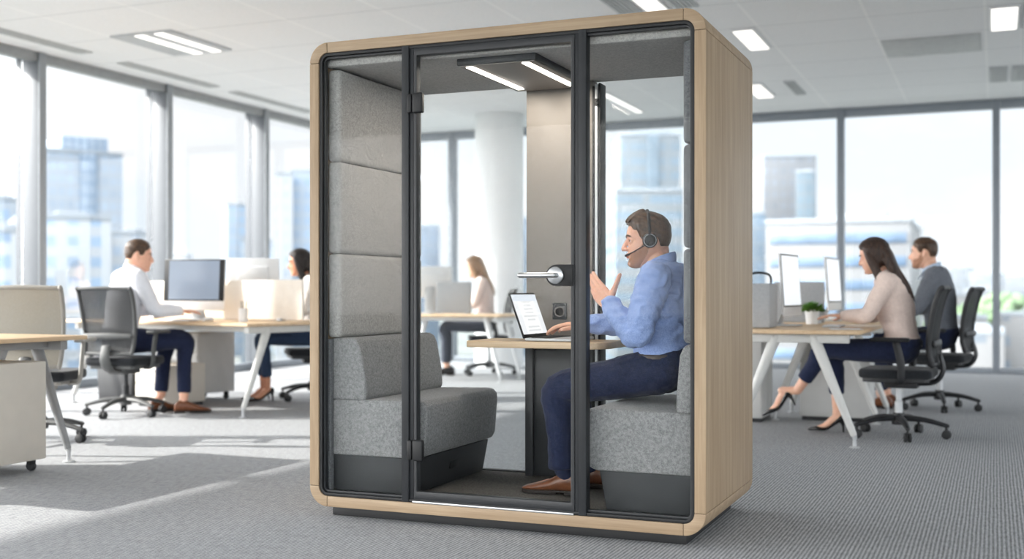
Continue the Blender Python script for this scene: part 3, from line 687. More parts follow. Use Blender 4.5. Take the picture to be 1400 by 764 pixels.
make_chair('black mesh swivel chair under the man in the grey jacket', 'chair_dark', 'net_dark', 'chair_fab', 'chair_dark', (-0.43, 10.33, 0), PI-0.16)
# --- far desk seen through the booth
make_desk('far white-legged desk seen through the booth door glass', (-5.64, 11.85, 0), 0, 1.46, 0.80, 0.74, 'white_metal', None, 'oak_top', True)
divider('pale grey divider standing on the far desk seen through the booth glass', (-5.84, 11.78), (-5.44, 11.86), 0.7415, 1.10, 'grey_screen')
monitor('pale monitor on the far desk seen through the booth glass', (-6.02, 11.98, 0.7415), PI+0.5, 0.50, 0.36, 0.18, 'white_metal', 'screen_white', 0.05)
keyboard('dark-edged keyboard on the far desk seen through the booth glass', (-5.98, 11.58, 0.7415), 0.1)
make_chair('dark swivel chair under the far woman with light brown hair', 'chair_dark', 'net_dark', 'chair_fab', 'chair_dark', (-5.57, 12.64, 0), math.radians(-150))
# ------------------------------------------------------------------ people (local: facing +x, own left +y, z up, origin on the floor under the hips)
def skin_mat(name, rgb, blush=0.10):
    t = NT(name); v = t.coords(); n = t.noise(v, 38, 3)
    c = srgb(*rgb); d = (c[0]*(1-blush*0.4), c[1]*(1-blush), c[2]*(1-blush), 1)
    m = t.bsdf(t.ramp(n, [(0.35, d), (0.65, c)]), 0.48, 0, 0.4, bump=t.noise(v, 420, 2), bump_d=0.0004)
    t.p.inputs['Subsurface Weight'].default_value = 0.12; t.p.inputs['Subsurface Radius'].default_value = (0.01, 0.004, 0.002); t.p.inputs['Subsurface Scale'].default_value = 0.6
    return m
def hair_mat(name, dark, light, rough=0.45, sc=(90, 90, 22)):
    t = NT(name); v = t.coords(sc); n = t.noise(v, 1.0, 4, 0.6)
    return t.bsdf(t.ramp(n, [(0.35, srgb(*dark)), (0.68, srgb(*light))]), rough, 0, 0.4, bump=n, bump_d=0.004, bump_s=0.7)
def cloth_mat(name, light, dark, scale=260, bump=0.0004): return fabric(name, light, dark, scale, bump, 0.1)
M['skin'] = skin_mat('skin_fair', (232, 182, 156)); M['skin_f'] = skin_mat('skin_light', (226, 180, 154)); M['skin_t'] = skin_mat('skin_tan', (202, 146, 116))
M['hair_br'] = hair_mat('hair_brown', (40, 28, 20), (98, 72, 52)); M['hair_hero'] = hair_mat('hair_short_brown', (30, 21, 15), (112, 82, 60), 0.4, (30, 150, 75)); M['hair_dk'] = hair_mat('hair_dark_brown', (30, 21, 17), (72, 50, 38)); M['hair_bk'] = hair_mat('hair_black', (18, 15, 14), (48, 38, 34)); M['hair_lt'] = hair_mat('hair_light_brown', (104, 78, 56), (178, 142, 108)); M['hair_au'] = hair_mat('hair_auburn', (66, 42, 28), (124, 86, 58))
def beard_mat():
    t = NT('stubble'); v = t.coords(); n = t.noise(v, 420, 2, 0.7)
    return t.bsdf(t.ramp(n, [(0.38, srgb(112, 78, 60)), (0.58, srgb(204, 154, 128))]), 0.7, 0, 0.2)
M['beard'] = beard_mat()
M['eye_white'] = plain('eye_white', (232, 228, 222), 0.2); M['iris'] = plain('iris_dark', (48, 36, 28), 0.15); M['lip'] = plain('lip', (186, 112, 98), 0.5)
M['shirt_blue'] = cloth_mat('shirt_blue_cotton', (162, 182, 226), (132, 155, 206)); M['trouser_navy'] = cloth_mat('navy_trousers', (43, 50, 76), (28, 34, 55)); M['shoe_brown'] = plain('brown_leather', (112, 66, 40), 0.32, 0, 0.5, 0.2, 30)
M['sole'] = plain('dark_sole', (38, 30, 26), 0.6); M['shirt_white'] = cloth_mat('white_shirt', (238, 239, 244), (222, 224, 232)); M['jumper'] = cloth_mat('pale_jumper', (234, 214, 204), (214, 194, 184), 200); M['pump'] = plain('black_patent', (22, 20, 22), 0.2)
M['jacket'] = cloth_mat('grey_jacket', (118, 122, 130), (92, 96, 104)); M['shirt_pale'] = cloth_mat('pale_blue_shirt', (196, 212, 230), (180, 198, 220)); M['denim'] = cloth_mat('dark_blue_jeans', (52, 68, 92), (36, 48, 70)); M['blouse'] = cloth_mat('white_blouse', (236, 230, 224), (220, 212, 206)); M['trouser_grey'] = cloth_mat('grey_trousers', (82, 86, 96), (62, 66, 76)); M['blouse_pink'] = cloth_mat('pale_pink_blouse', (234, 214, 206), (218, 196, 188)); M['belt'] = plain('dark_brown_belt', (48, 34, 28), 0.4)

def remesh(bm, voxel, it=2, amp=0.0, freq=(20, 20, 20), seed=0.0, deform=None, mask=None):
    bmesh.ops.recalc_face_normals(bm, faces=bm.faces[:])
    me = bpy.data.meshes.new('tmp'); bm.to_mesh(me); bm.free(); o = bpy.data.objects.new('tmp', me); COL.objects.link(o)
    m = o.modifiers.new('r', 'REMESH'); m.mode = 'VOXEL'; m.voxel_size = voxel
    if it: s = o.modifiers.new('s', 'SMOOTH'); s.iterations = it; s.factor = 0.5
    dg = bpy.context.evaluated_depsgraph_get(); dg.update()
    out = bpy.data.meshes.new_from_object(o.evaluated_get(dg)); bpy.data.objects.remove(o); bpy.data.meshes.remove(me)
    if amp or deform:
        ns = [v.normal.copy() for v in out.vertices]
        for v, nn in zip(out.vertices, ns):
            p = v.co; a = 0.0
            if amp:
                q = V((p.x*freq[0], p.y*freq[1], p.z*freq[2]+seed)); h = noise.noise(q)*0.65 + noise.noise(q*2.3+V((5, 1, 3)))*0.35
                a += amp*(1-abs(h)*2.4)*(mask(p) if mask else 1.0)
            if deform: a += deform(p)
            v.co = p+nn*a
    out.polygons.foreach_set('use_smooth', [True]*len(out.polygons)); out.update(); return out

# head: rows z, front x, back x, half width
HP = [(-0.119, 0.062, 0.030, 0.016), (-0.112, 0.079, 0.004, 0.030), (-0.100, 0.086, -0.018, 0.043), (-0.084, 0.086, -0.040, 0.054), (-0.066, 0.086, -0.062, 0.061), (-0.046, 0.087, -0.080, 0.066), (-0.024, 0.086, -0.092, 0.070), (0.0, 0.084, -0.099, 0.073), (0.022, 0.090, -0.102, 0.0755), (0.046, 0.088, -0.100, 0.076), (0.070, 0.078, -0.090, 0.070), (0.090, 0.060, -0.074, 0.058), (0.106, 0.032, -0.048, 0.038), (0.115, 0.006, -0.022, 0.014)]
def head_rows(n): return spline(HP, n)
def head_pt(row, a, off=0.0):
    z, f, bk, w = row; cx = (f+bk)/2; rx = (f-bk)/2
    ca, sa = math.cos(a), math.sin(a)
    p = V((cx+rx*(abs(ca)**0.92)*(1 if ca > 0 else -1), w*(abs(sa)**0.88)*(1 if sa > 0 else -1), z))
    if off: 
        d = V((p.x-cx, p.y, (z-0.01)*0.75)).normalized(); p = p+d*off
    return p
def smooth01(x): x = max(0, min(1, x)); return x*x*(3-2*x)
def add_head(bm, Hm, fem=False):
    h = bmesh.new(); rows = head_rows(4); n = 48; rings = []
    for r in rows:
        ring = []
        for k in range(n):
            a = 2*PI*k/n; p = head_pt(r, a)
            if p.x > 0.03:
                for s in (-1, 1):
                    d2 = ((p.y-s*0.032)/0.017)**2+((p.z-0.002)/0.013)**2; p.x -= 0.011*math.exp(-d2)      # eye sockets
                    d2 = ((p.y-s*0.040)/0.018)**2+((p.z+0.028)/0.020)**2; p.x += 0.004*math.exp(-d2)      # cheekbones
                    d2 = ((p.y-s*0.026)/0.020)**2+((p.z-0.022)/0.009)**2; p.x += (0.003 if fem else 0.006)*math.exp(-d2)      # brow
                d2 = (p.y/0.022)**2+((p.z+0.100)/0.014)**2; p.x += 0.007*math.exp(-d2)                    # chin
                d2 = (p.y/0.024)**2+((p.z+0.080)/0.008)**2; p.x -= 0.005*math.exp(-d2)                    # below the lip
            ring.append(p)
        rings.append(ring)
    ring_loft(h, rings)
    tube(h, [(0.080, 0, 0.016, 0.008), (0.091, 0, 0.000, 0.0085), (0.104, 0, -0.022, 0.010), (0.107, 0, -0.032, 0.0115)], n=12, sub=3)
    for s in (-1, 1):
        ball(h, (0.094, s*0.012, -0.035), (0.012, 0.009, 0.008))
        tube(h, [(0.020, s*0.070, 0.016, 0.005, 0.003), (-0.010, s*0.080, 0.026, 0.008, 0.004), (-0.016, s*0.082, 0.004, 0.012, 0.0045), (-0.004, s*0.076, -0.026, 0.008, 0.004)], side=(1, 0, 0), n=10, sub=4)
    for s in (-1, 1):
        tube(h, [(0.082, s*0.016, 0.004, .0030), (0.0845, s*0.025, 0.0105, .0044), (0.0825, s*0.036, 0.0110, .0046), (0.072, s*0.046, 0.004, .0036)], n=8, sub=3)
        tube(h, [(0.080, s*0.017, -0.001, .0028), (0.0815, s*0.027, -0.0075, .0036), (0.0790, s*0.037, -0.0070, .0036), (0.071, s*0.046, 0.000, .0030)], n=8, sub=3)
    tube(h, [(0.078, -0.024, -0.061, 0.0035), (0.089, -0.010, -0.0565, 0.0058), (0.0905, 0, -0.0575, 0.0052), (0.089, 0.010, -0.0565, 0.0058), (0.078, 0.024, -0.061, 0.0035)], n=8, sub=3)
    tube(h, [(0.078, -0.022, -0.065, 0.0035), (0.0875, -0.008, -0.0695, 0.0062), (0.0885, 0, -0.0700, 0.0064), (0.0875, 0.008, -0.0695, 0.0062), (0.078, 0.022, -0.065, 0.0035)], n=8, sub=3)
    merge(bm, h, Hm)
def hair_cap(Hm, style, vox=0.0035, seed=0.0):
    b = nb(); rows = head_rows(6); n = 84; rings = []
    for r in rows:
        ring = []
        for k in range(n):
            a = 2*PI*k/n; ad = abs((math.degrees(a)+180) % 360-180); z = r[0]
            if style == 'long': line = 0.074-0.020*smooth01((ad-10)/40)-0.14*smooth01((ad-52)/34)-0.05*smooth01((ad-100)/30); top, sd = 0.020, 0.018
            else:
                line = 0.064-0.020*smooth01((ad-25)/25)-0.042*smooth01((ad-55)/14)+0.014*smooth01((ad-84)/8)-0.050*smooth01((ad-100)/26)
                top, sd = (0.013, 0.006) if style == 'quiff' else (0.017, 0.008)
            m = smooth01((z-line)/0.012+0.5)
            up = smooth01((z-0.03)/0.05); th = sd+(top-sd)*up
            if style == 'quiff': th += 0.014*up*smooth01((80-ad)/60)
            if style != 'long': th = 0.0025+(th-0.0025)*smooth01((z-line)/0.040)
            p0 = head_pt(r, a)
            q = V((p0.x*26+seed, p0.y*70, p0.z*44)); th *= 1+0.22*noise.noise(q)+0.14*noise.noise(q*2.7)
            ring.append(head_pt(r, a, -0.012*(1-m)+th*m))
        rings.append(ring)
    ring_loft(b, rings)
    if style == 'long':
        tube(b, [(-0.03, 0, 0.06, 0.075, 0.05), (-0.085, 0, 0.0, 0.088, 0.042), (-0.105, 0, -0.09, 0.092, 0.036), (-0.125, 0, -0.18, 0.092, 0.032), (-0.150, 0, -0.27, 0.078, 0.028), (-0.165, 0, -0.345, 0.040, 0.016)], side=(0, 1, 0), n=20, sub=5)
        rnd = random.Random(int(seed*10)+1)
        for s in (-1, 1):
            tube(b, [(0.035, s*0.066, 0.050, 0.022, 0.016), (0.022, s*0.086, -0.01, 0.028, 0.016), (0.0, s*0.090, -0.10, 0.032, 0.017), (-0.015, s*0.096, -0.20, 0.028, 0.015), (-0.03, s*0.090, -0.29, 0.012, 0.008)], side=(1, 0, 0), n=12, sub=5)
            for k in range(5):
                y = s*rnd.uniform(0.02, 0.085); x = -0.06-rnd.uniform(0, 0.06); tube(b, [(x+0.01, y, -0.05, 0.012), (x-0.03, y*1.08+rnd.uniform(-.01, .01), -0.16, 0.013), (x-0.065, y+rnd.uniform(-.015, .015), -0.28, 0.011), (x-0.075, y*0.9, -0.36-rnd.uniform(0, 0.03), 0.004)], n=8, sub=4)
    if style == 'quiff':
        rnd = random.Random(5)
        for k in range(26):
            y = rnd.uniform(-0.052, 0.052); x0 = rnd.uniform(0.02, 0.078); z0 = 0.090+0.012*(1-(y/0.05)**2)-0.16*max(0, x0-0.045)
            tube(b, [(x0+0.012, y, z0-0.004, 0.006), (x0-0.006, y*0.98, z0+0.013, 0.008), (x0-0.035, y*0.95, z0+0.015+0.3*max(0, x0-0.045), 0.008), (x0-0.065, y*0.9, z0+0.008, 0.004)], n=8, sub=4)
    b.transform(Hm)
    return remesh(b, vox, 1)

def add_hand(bm, wrist, d, l, left, curls, spread=0.10, thumb=(0.75, 0.35, 0.25), s=1.0):
    """wrist point, finger direction d, thumb-side direction l; the palm normal follows from the hand's side"""
    d = V(d).normalized(); l = V(l); l = (l-d*l.dot(d)).normalized(); n = d.cross(l) if left else l.cross(d); n.normalize(); w = V(wrist)
    offs = (0.030, 0.010, -0.010, -0.028); reach = (0.092, 0.096, 0.091, 0.083); lens = ((0.044, 0.027, 0.022), (0.048, 0.031, 0.023), (0.044, 0.029, 0.022), (0.034, 0.021, 0.019)); rad = (0.0094, 0.0096, 0.0090, 0.0078)
    for o, rc, L, rr, cu, i in zip(offs, reach, lens, rad, curls, range(4)):
        kn = w+d*(rc*s)+l*(o*s)
        tube(bm, [tuple(w+l*(o*0.62*s)-d*0.004)+(0.0150*s, 0.0130*s), tuple(w+d*(rc*0.55*s)+l*(o*0.9*s))+(0.0145*s, 0.0125*s), tuple(kn)+(0.0115*s, 0.0110*s)], side=tuple(l), n=10, sub=3)
        ang = 0.0; p = kn; rows = [tuple(p)+(rr*1.08*s,)]; sp = spread*(1.5-i)/1.5
        for seg, c in zip(L, cu):
            ang += c; u = (d*math.cos(ang)+n*math.sin(ang)+l*sp*math.cos(ang)).normalized()
            p = p+u*(seg*s); rows.append(tuple(p)+(rr*s*(1.0 if len(rows) < 3 else 0.82),))
        tube(bm, rows, side=tuple(l), n=10, sub=4)
    tb = w+d*(0.018*s)+l*(0.022*s)+n*(0.006*s); u1 = (d*thumb[0]+l*(1.0-0.3*thumb[0])+n*thumb[1]).normalized(); u2 = (u1+d*thumb[2]).normalized()
    p1 = tb+u1*(0.046*s); p2 = p1+u2*(0.034*s); p3 = p2+u2*(0.024*s)
    tube(bm, [tuple(tb)+(0.0165*s,), tuple(tb+u1*(0.024*s))+(0.0150*s,), tuple(p1)+(0.0118*s,), tuple(p2)+(0.0105*s,), tuple(p3)+(0.0085*s,)], n=10, sub=3)

def shoe_mesh(kind):
    """sole on z = 0, toe towards +x, ankle over the origin"""
    up, so = nb(), nb()
    if kind == 'oxford':
        rows = [(-0.070, 0.016, 0.040), (-0.062, 0.029, 0.072), (-0.035, 0.036, 0.094), (0.0, 0.037, 0.100), (0.035, 0.038, 0.090), (0.075, 0.042, 0.068), (0.115, 0.047, 0.052), (0.150, 0.046, 0.042), (0.182, 0.038, 0.034), (0.204, 0.022, 0.026), (0.212, 0.006, 0.020)]
        rings = []
        for x, hw, h in spline(rows, 3): rings.append([(x, hw*math.copysign(abs(math.cos(2*PI*k/20))**0.75, math.cos(2*PI*k/20)), 0.012+(h-0.012)*(0.5+0.5*math.copysign(abs(math.sin(2*PI*k/20))**0.8, math.sin(2*PI*k/20)))) for k in range(20)])
        ring_loft(up, rings)
        out = [(x, hw*1.06+0.001) for x, hw, h in spline(rows, 3)]
        prism(so, out+[(x, -y) for x, y in out[::-1]], 0.010, 0.018, 'XY', 0, 0.001)
        hl = [(x, y) for x, y in out if x < 0.012]; prism(so, hl+[(x, -y) for x, y in hl[::-1]], 0.0, 0.011, 'XY', 0, 0.001)
        fr = [(x, y) for x, y in out if x > 0.04]; prism(so, fr+[(x, -y) for x, y in fr[::-1]], 0.003, 0.011, 'XY', 0, 0.001)
    else:
        lift = lambda x: 0.068*smooth01((0.085-x)/0.135)
        rows = [(-0.058, 0.012, 0.030), (-0.050, 0.024, 0.046), (-0.020, 0.029, 0.048), (0.015, 0.029, 0.036), (0.05, 0.033, 0.030), (0.085, 0.038, 0.030), (0.120, 0.037, 0.034), (0.150, 0.027, 0.030), (0.178, 0.012, 0.020), (0.190, 0.003, 0.014)]
        rings = []
        for x, hw, h in spline(rows, 3): rings.append([(x, hw*math.cos(2*PI*k/18), lift(x)+0.004+(h)*(0.5+0.5*math.sin(2*PI*k/18))) for k in range(18)])
        ring_loft(up, rings)
        tube(so, [(-0.040, 0, 0.072, 0.016, 0.018), (-0.046, 0, 0.045, 0.008, 0.009), (-0.048, 0, 0.004, 0.005, 0.006)], n=10, sub=3, side=(0, 1, 0))
    return up, so

def person(label, loc, rz, J, look, scale=1.0, vox=0.008):
    t = thing('person', label, 'person', loc, rz, None, scale)
    fem = look.get('fem', False); k = 0.86 if fem else 1.0
    hx, hz = J['hip']; sx, sz = J['sh']; nx, nz = J['neck']; head = V(J['head'])
    Hm = Matrix.Translation(head) @ Matrix.Rotation(math.radians(J.get('yaw', 0)), 4, 'Z') @ Matrix.Rotation(math.radians(J.get('pitch', 0)), 4, 'Y') @ Matrix.Rotation(math.radians(J.get('roll', 0)), 4, 'X')
    if fem: Hm = Hm @ Matrix.Scale(0.95, 4)
    elif look.get('beard') and vox < 0.005: Hm = Hm @ Matrix.Scale(0.965, 4)
    shw = 0.165*(0.90 if fem else 1)
    def lerp(f): return hx+(sx-hx)*f+J.get('bow', 0)*math.sin(PI*f)
    dz = sz-hz
    torso = [(hx, hz+0.005, .148, .098), (hx, hz+0.02, .160, .112), (lerp(.28), hz+dz*.28, .140*k, .105*k), (lerp(.6), hz+dz*.60, .160*k, .116*(0.95 if fem else 1)), (lerp(.85), hz+dz*.85, .165*k, .104*k), (lerp(1.0), hz+dz*1.04, .118*k, .072*k), (nx-0.004, nz-0.005, .062*k, .060*k)]
    torso[-1] = (nx-0.008, nz-0.062, .060*k, .056*k)
    if fem: torso[3] = (torso[3][0]+0.012,)+torso[3][1:]
    def T(e): return [(x, 0, z, a+e, b_+e) for x, z, a, b_ in torso]
    sides = ('L', 'R'); sg = {'L': 1, 'R': -1}
    hips = {s: V((hx+0.01, sg[s]*0.088, hz-0.005)) for s in sides}
    sh = {s: V((sx+J.get('sho'+s, (0, 0))[0], sg[s]*shw, sz+J.get('sho'+s, (0, 0))[1])) for s in sides}
    kn = {s: V(J['knee'+s]) for s in sides}; an = {s: V(J['ank'+s]) for s in sides}; el = {s: V(J['elb'+s]) for s in sides}; wr = {s: V(J['wri'+s]) for s in sides}
    def leg(b, s, e, stop=1.0, hem=None):
        a, c, d = hips[s], kn[s], an[s]; m1 = a.lerp(c, 0.5); m2 = c.lerp(d, 0.35); q = c.lerp(d, stop)
        r = [tuple(a)+(.088*k+e,), tuple(m1)+(.072*k+e,), tuple(c)+(.058*k+e,), tuple(m2)+((hem+0.004 if hem else .052*k+e),), tuple(q)+((hem if hem else .036*k+e),)]
        tube(b, r, side=(0, 1, 0), n=16, sub=5, capk2=0.15 if hem else 1.0)
    def arm(b, s, e, stop=1.0, hem=None):
        a, c, d = sh[s], el[s], wr[s]; q = c.lerp(d, stop); r = [tuple(a)+(.056*k+e,), tuple(a.lerp(c, .5))+(.048*k+e,), tuple(c)+(.039*k+e,), tuple(c.lerp(d, .4))+(.036*k+e,), tuple(q)+((hem or .026*k+e),)]
        tube(b, r, n=14, sub=5); tube(b, [(nx-0.01, sg[s]*0.035, nz-0.045-(0.01 if e else 0), .034*k+e), tuple(a.lerp(V((nx, sg[s]*0.05, nz-0.03)), .45)+V((0, 0, 0.006)))+(.046*k+e,), tuple(a)+(.054*k+e,)], n=12, sub=4)
    def feet(b):
        for s in sides:
            F = footm(s); ank = F @ V((0, 0, 0.075 if look['shoe'] == 'oxford' else 0.125))
            tube(b, [tuple(an[s])+(.034*k,), tuple(ank)+(.032*k,)], n=12, sub=2, smooth=False)
            if look['shoe'] == 'oxford': tube(b, [tuple(F @ V((-0.03, 0, 0.05)))+(.030,), tuple(F @ V((0.06, 0, 0.040)))+(.030,), tuple(F @ V((0.15, 0, 0.026)))+(.016,)], side=tuple((F.to_3x3() @ V((0, 1, 0)))), n=12, sub=3)
            else: tube(b, [tuple(F @ V((-0.026, 0, 0.095)))+(.024,), tuple(F @ V((0.02, 0, 0.085)))+(.028,), tuple(F @ V((0.07, 0, 0.042)))+(.030, .024), tuple(F @ V((0.135, 0, 0.022)))+(.024, .012)], side=tuple((F.to_3x3() @ V((0, 1, 0)))), n=12, sub=4)
    def footm(s):
        p, ya, pi_ = J['foot'+s]; return Matrix.Translation(p) @ Matrix.Rotation(math.radians(ya), 4, 'Z') @ Matrix.Rotation(math.radians(pi_), 4, 'Y')
    # body: one surface
    b = nb(); tube(b, T(0), side=(0, 1, 0), n=22, sub=5)
    nk = Hm @ V((-0.022, 0, -0.070)); tube(b, [(nx-0.030, 0, nz-0.03, .048*k), tuple(Hm @ V((-0.050, 0, -0.075)))+(.044*k,), tuple(Hm @ V((-0.052, 0, -0.035)))+(.040*k,)], side=(0, 1, 0), n=16, sub=3); tube(b, [(nx-0.012, 0, nz-0.06, .060*k), (nx-0.004, 0, nz+0.01, .054*k), tuple(nk)+(.053*k,), tuple(Hm @ V((-0.012, 0, -0.02)))+(.050*k,)], side=(0, 1, 0), n=18, sub=4)
    add_head(b, Hm, fem)
    for s in sides:
        leg(b, s, 0); arm(b, s, 0); hd = J['hand'+s]
        add_hand(b, wr[s], hd[0], hd[1], s == 'L', hd[2], *(hd[3:] if len(hd) > 3 else ()), s=0.92 if fem else 1.0) if len(hd) <= 3 else add_hand(b, wr[s], hd[0], hd[1], s == 'L', hd[2], hd[3], hd[4], 0.92 if fem else 1.0)
    feet(b)
    body = obj('body', None, M[look['skin']], t, me=remesh(b, vox, 1))
    for s in (-1, 1):
        b = nb(); c = Hm @ V((0.0690, s*0.031, 0.002)); ball(b, c, 0.0116); ball(b, Hm @ V((0.0752, s*0.0312, 0.002)), 0.0070, 1); obj('eye', b, [M['eye_white'], M['iris']], body)
        b = nb(); tube(b, [tuple(Hm @ V((0.092, s*0.012, 0.020)))+(.004, .003), tuple(Hm @ V((0.090, s*0.030, 0.026)))+(.005, .0032), tuple(Hm @ V((0.076, s*0.048, 0.020)))+(.003, .002)], side=(0, 0, 1), n=8, sub=4); obj('eyebrow', b, M[look['hair']], body)
    obj('hair', None, M[look['hair']], t, me=hair_cap(Hm, look['style'], 0.0032 if vox < 0.005 else 0.006, look.get('seed', 0.0)))
    if look.get('beard'):
        b = nb(); rows = head_rows(5); n = 72; rings = []
        for r in rows:
            ring = []
            for q in range(n):
                a = 2*PI*q/n; ad = abs((math.degrees(a)+180) % 360-180); z = r[0]
                up = -0.048+0.010*smooth01((ad-20)/30)+0.055*smooth01((ad-62)/18); m = smooth01((up-z)/0.010+0.5)*smooth01((98-ad)/8)
                if ad < 24 and -0.078 < z < -0.052: m *= 0.0
                ring.append(head_pt(r, a, -0.010*(1-m)+0.0018*m) + (V((0.006*math.exp(-(ad/16)**2-((z+0.1)/0.014)**2), 0, 0)) if m > 0.5 else V((0, 0, 0))))
            rings.append(ring)
        ring_loft(b, rings); b.transform(Hm); obj('beard', b, M['beard'], t)
    # clothes
    e = 0.011 if vox < 0.005 else 0.014; cv = vox*1.5
    b = nb(); top = [r for r in T(e)]
    if look.get('tuck', True): top[0:2] = [(lerp(.03), 0, hz+dz*.03, .138, .094), (lerp(.11), 0, hz+dz*.11, .147, .101), (lerp(.17), 0, hz+dz*.17, .152+e, .112+e)]
    top[-1] = (nx-0.004, 0, nz-0.058, .060*k+e*0.6, .058*k+e*0.6)
    if not look.get('tuck', True): top[0:2] = [(lerp(.03), 0, hz+dz*.03, .158+e*1.4, .112+e*1.4)]
    tube(b, top, side=(0, 1, 0), n=22, sub=5, capk=0.2)
    for s in sides: arm(b, s, e, look.get('sleeve', 0.93), look.get('cuff_r', 0.036*k+e*0.4))
    shirt = obj(look.get('top_name', 'shirt'), None, M[look['top']], t, me=remesh(b, cv, 3, look.get('wr', 0.003), (9, 13, 17), 1.0, None, lambda p: 0.25+0.75*smooth01((p.z-hz-dz*0.16)/0.12)))
    if look.get('collar'):
        b = nb()
        for dzc, rr in ((0, 0),):
            ring0 = [(nx-0.004+(.068*k)*math.cos(a), (.066*k)*math.sin(a), nz+0.010-0.030*math.cos(a)) for a in [math.radians(18+324*i/30) for i in range(31)]]
            tube(b, [(x, y, z, .027, .0045) for x, y, z in ring0], side=(0, 0, 1), n=8, sub=1, smooth=False)
            for s in (-1, 1): tube(b, [(nx+0.040, s*0.050, nz-0.010, .026, .005), (nx+0.066, s*0.054, nz-0.040, .024, .005), (nx+0.086, s*0.056, nz-0.075, .004, .003)], side=(0, 1, 0), n=8, sub=3)
        obj('collar', b, M[look['collar']], shirt)
    if look.get('cuff'):
        for s in sides:
            q0, q1 = el[s].lerp(wr[s], .74), el[s].lerp(wr[s], .95); b = nb(); tube(b, [tuple(q0)+(.041,), tuple(q1)+(.038,)], n=18, sub=2, smooth=False, flat=True); obj('cuff', b, M[look['top']], shirt)
    b = nb(); tube(b, [(hx, 0, hz+0.008, .150+e, .100+e), (hx, 0, hz+0.022, .164+e, .116+e), (lerp(.125), 0, hz+dz*.125, .153+e, .108+e)], side=(0, 1, 0), n=22, sub=4, capk2=0.1)
    for s in sides: leg(b, s, e, look.get('hem_at', 0.93), look.get('hem', 0.052*k))
    tr = obj('trousers', None, M[look['bottom']], t, me=remesh(b, cv, 3, min(0.0045, look.get('wr', 0.003)), (11, 13, 9), 4.0))
    if look.get('belt'):
        b = nb(); hzb = hz+dz*.125; ring = [(lerp(.12)+(.110+e+.004)*math.cos(2*PI*i/36), (.155+e+.004)*math.sin(2*PI*i/36), hzb) for i in range(37)]
        tube(b, [p+(.017, .003) for p in ring], side=(0, 0, 1), n=8, sub=1, smooth=False); obj('belt', b, M['belt'], tr)
    for s in sides:
        up, so = shoe_mesh(look['shoe']); F = footm(s); up.transform(F); so.transform(F)
        shoe = obj('shoe', up, M[look['shoe_m']], t); obj('sole' if look['shoe'] == 'oxford' else 'heel', so, M['sole' if look['shoe'] == 'oxford' else look['shoe_m']], shoe)
        if look.get('laces'):
            b = nb()
            for i in range(4):
                x = 0.040+i*0.013; z = 0.092-i*0.0075; tube(b, [(x, -0.016, z-0.008, .0016), (x+0.002, 0, z, .0018), (x+0.004, 0.016, z-0.008, .0016)], n=6, sub=3)
            for s2 in (-1, 1): tube(b, [(0.044, 0, 0.093, .0014), (0.05, s2*0.016, 0.104, .0014), (0.062, s2*0.022, 0.094, .0014), (0.048, 0, 0.093, .0014)], n=6, sub=4)
            b.transform(F); obj('laces', b, M['sole'], shoe)
            b = nb(); q = an[s]; tube(b, [tuple(q.lerp(kn[s], .12))+(.039,), tuple(q)+(.0385,), tuple(F @ V((0.0, 0, 0.082)))+(.037,)], n=14, sub=2); obj('sock', b, M['trouser_navy'], t)
    return t, Hm

def lips(Hm, body):
    b = nb(); tube(b, [(0.079, -0.021, -0.0612, 0.003), (0.0905, -0.010, -0.0570, 0.0056), (0.0920, 0, -0.0580, 0.0050), (0.0905, 0.010, -0.0570, 0.0056), (0.079, 0.021, -0.0612, 0.003)], n=8, sub=3)
    tube(b, [(0.079, -0.019, -0.0648, 0.003), (0.0892, -0.008, -0.0690, 0.0060), (0.0902, 0, -0.0695, 0.0062), (0.0892, 0.008, -0.0690, 0.0060), (0.079, 0.019, -0.0648, 0.003)], n=8, sub=3)
    b.transform(Hm); return obj('mouth', b, M['lip'], body)
# --- the man in the booth (world points turned into his own frame)
HX, HY = -1.285, 4.80
def hw(x, y, z): return (-(x-HX), -(y-HY), z)
def hv(x, y, z): return (-x, -y, z)
J = dict(hip=(0.005, 0.657), sh=(0.000, 1.035), neck=(0.040, 1.085), bow=0.03, head=(0.090, -0.004, 1.201), yaw=19, pitch=3,
    kneeL=(0.455, 0.100, 0.560), kneeR=(0.465, -0.100, 0.560), ankL=(0.435, 0.105, 0.215), ankR=(0.395, -0.125, 0.205),
    footL=((0.415, 0.085, ZF+0.003), 4, 0), footR=((0.365, -0.130, ZF+0.003), -6, 0),
    elbL=hw(-1.352, 4.560, 0.795), wriL=hw(-1.512, 4.695, 0.930), elbR=hw(-1.455, 5.035, 0.828), wriR=hw(-1.690, 4.940, 0.838),
    handL=(hv(-.66, .40, .60), hv(.60, -.12, .78), ((.06, .12, .10), (.12, .16, .10), (.20, .20, .12), (.28, .24, .14)), 0.015, (0.35, 0.10, 0.05)),
    handR=(hv(-.99, -.06, -.03), hv(-.1, -1, .0), ((.22, .25, .15), (.24, .28, .18), (.26, .28, .18), (.28, .28, .18)), 0.12, (0.9, 0.20, 0.15)), shoL=(0.01, 0.0))
man, HmH = person('man in a blue shirt with a headset gesturing on the booth bench', (HX, HY, 0), PI, J,
    dict(skin='skin', hair='hair_hero', style='quiff', beard=True, top='shirt_blue', collar='shirt_blue', cuff=True, bottom='trouser_navy', belt=True, shoe='oxford', shoe_m='shoe_brown', laces=True, hem=0.060, hem_at=0.97, wr=0.010), 1.0, 0.0036)
lips(HmH, [c for c in man.children if c.name.startswith('body')][0])
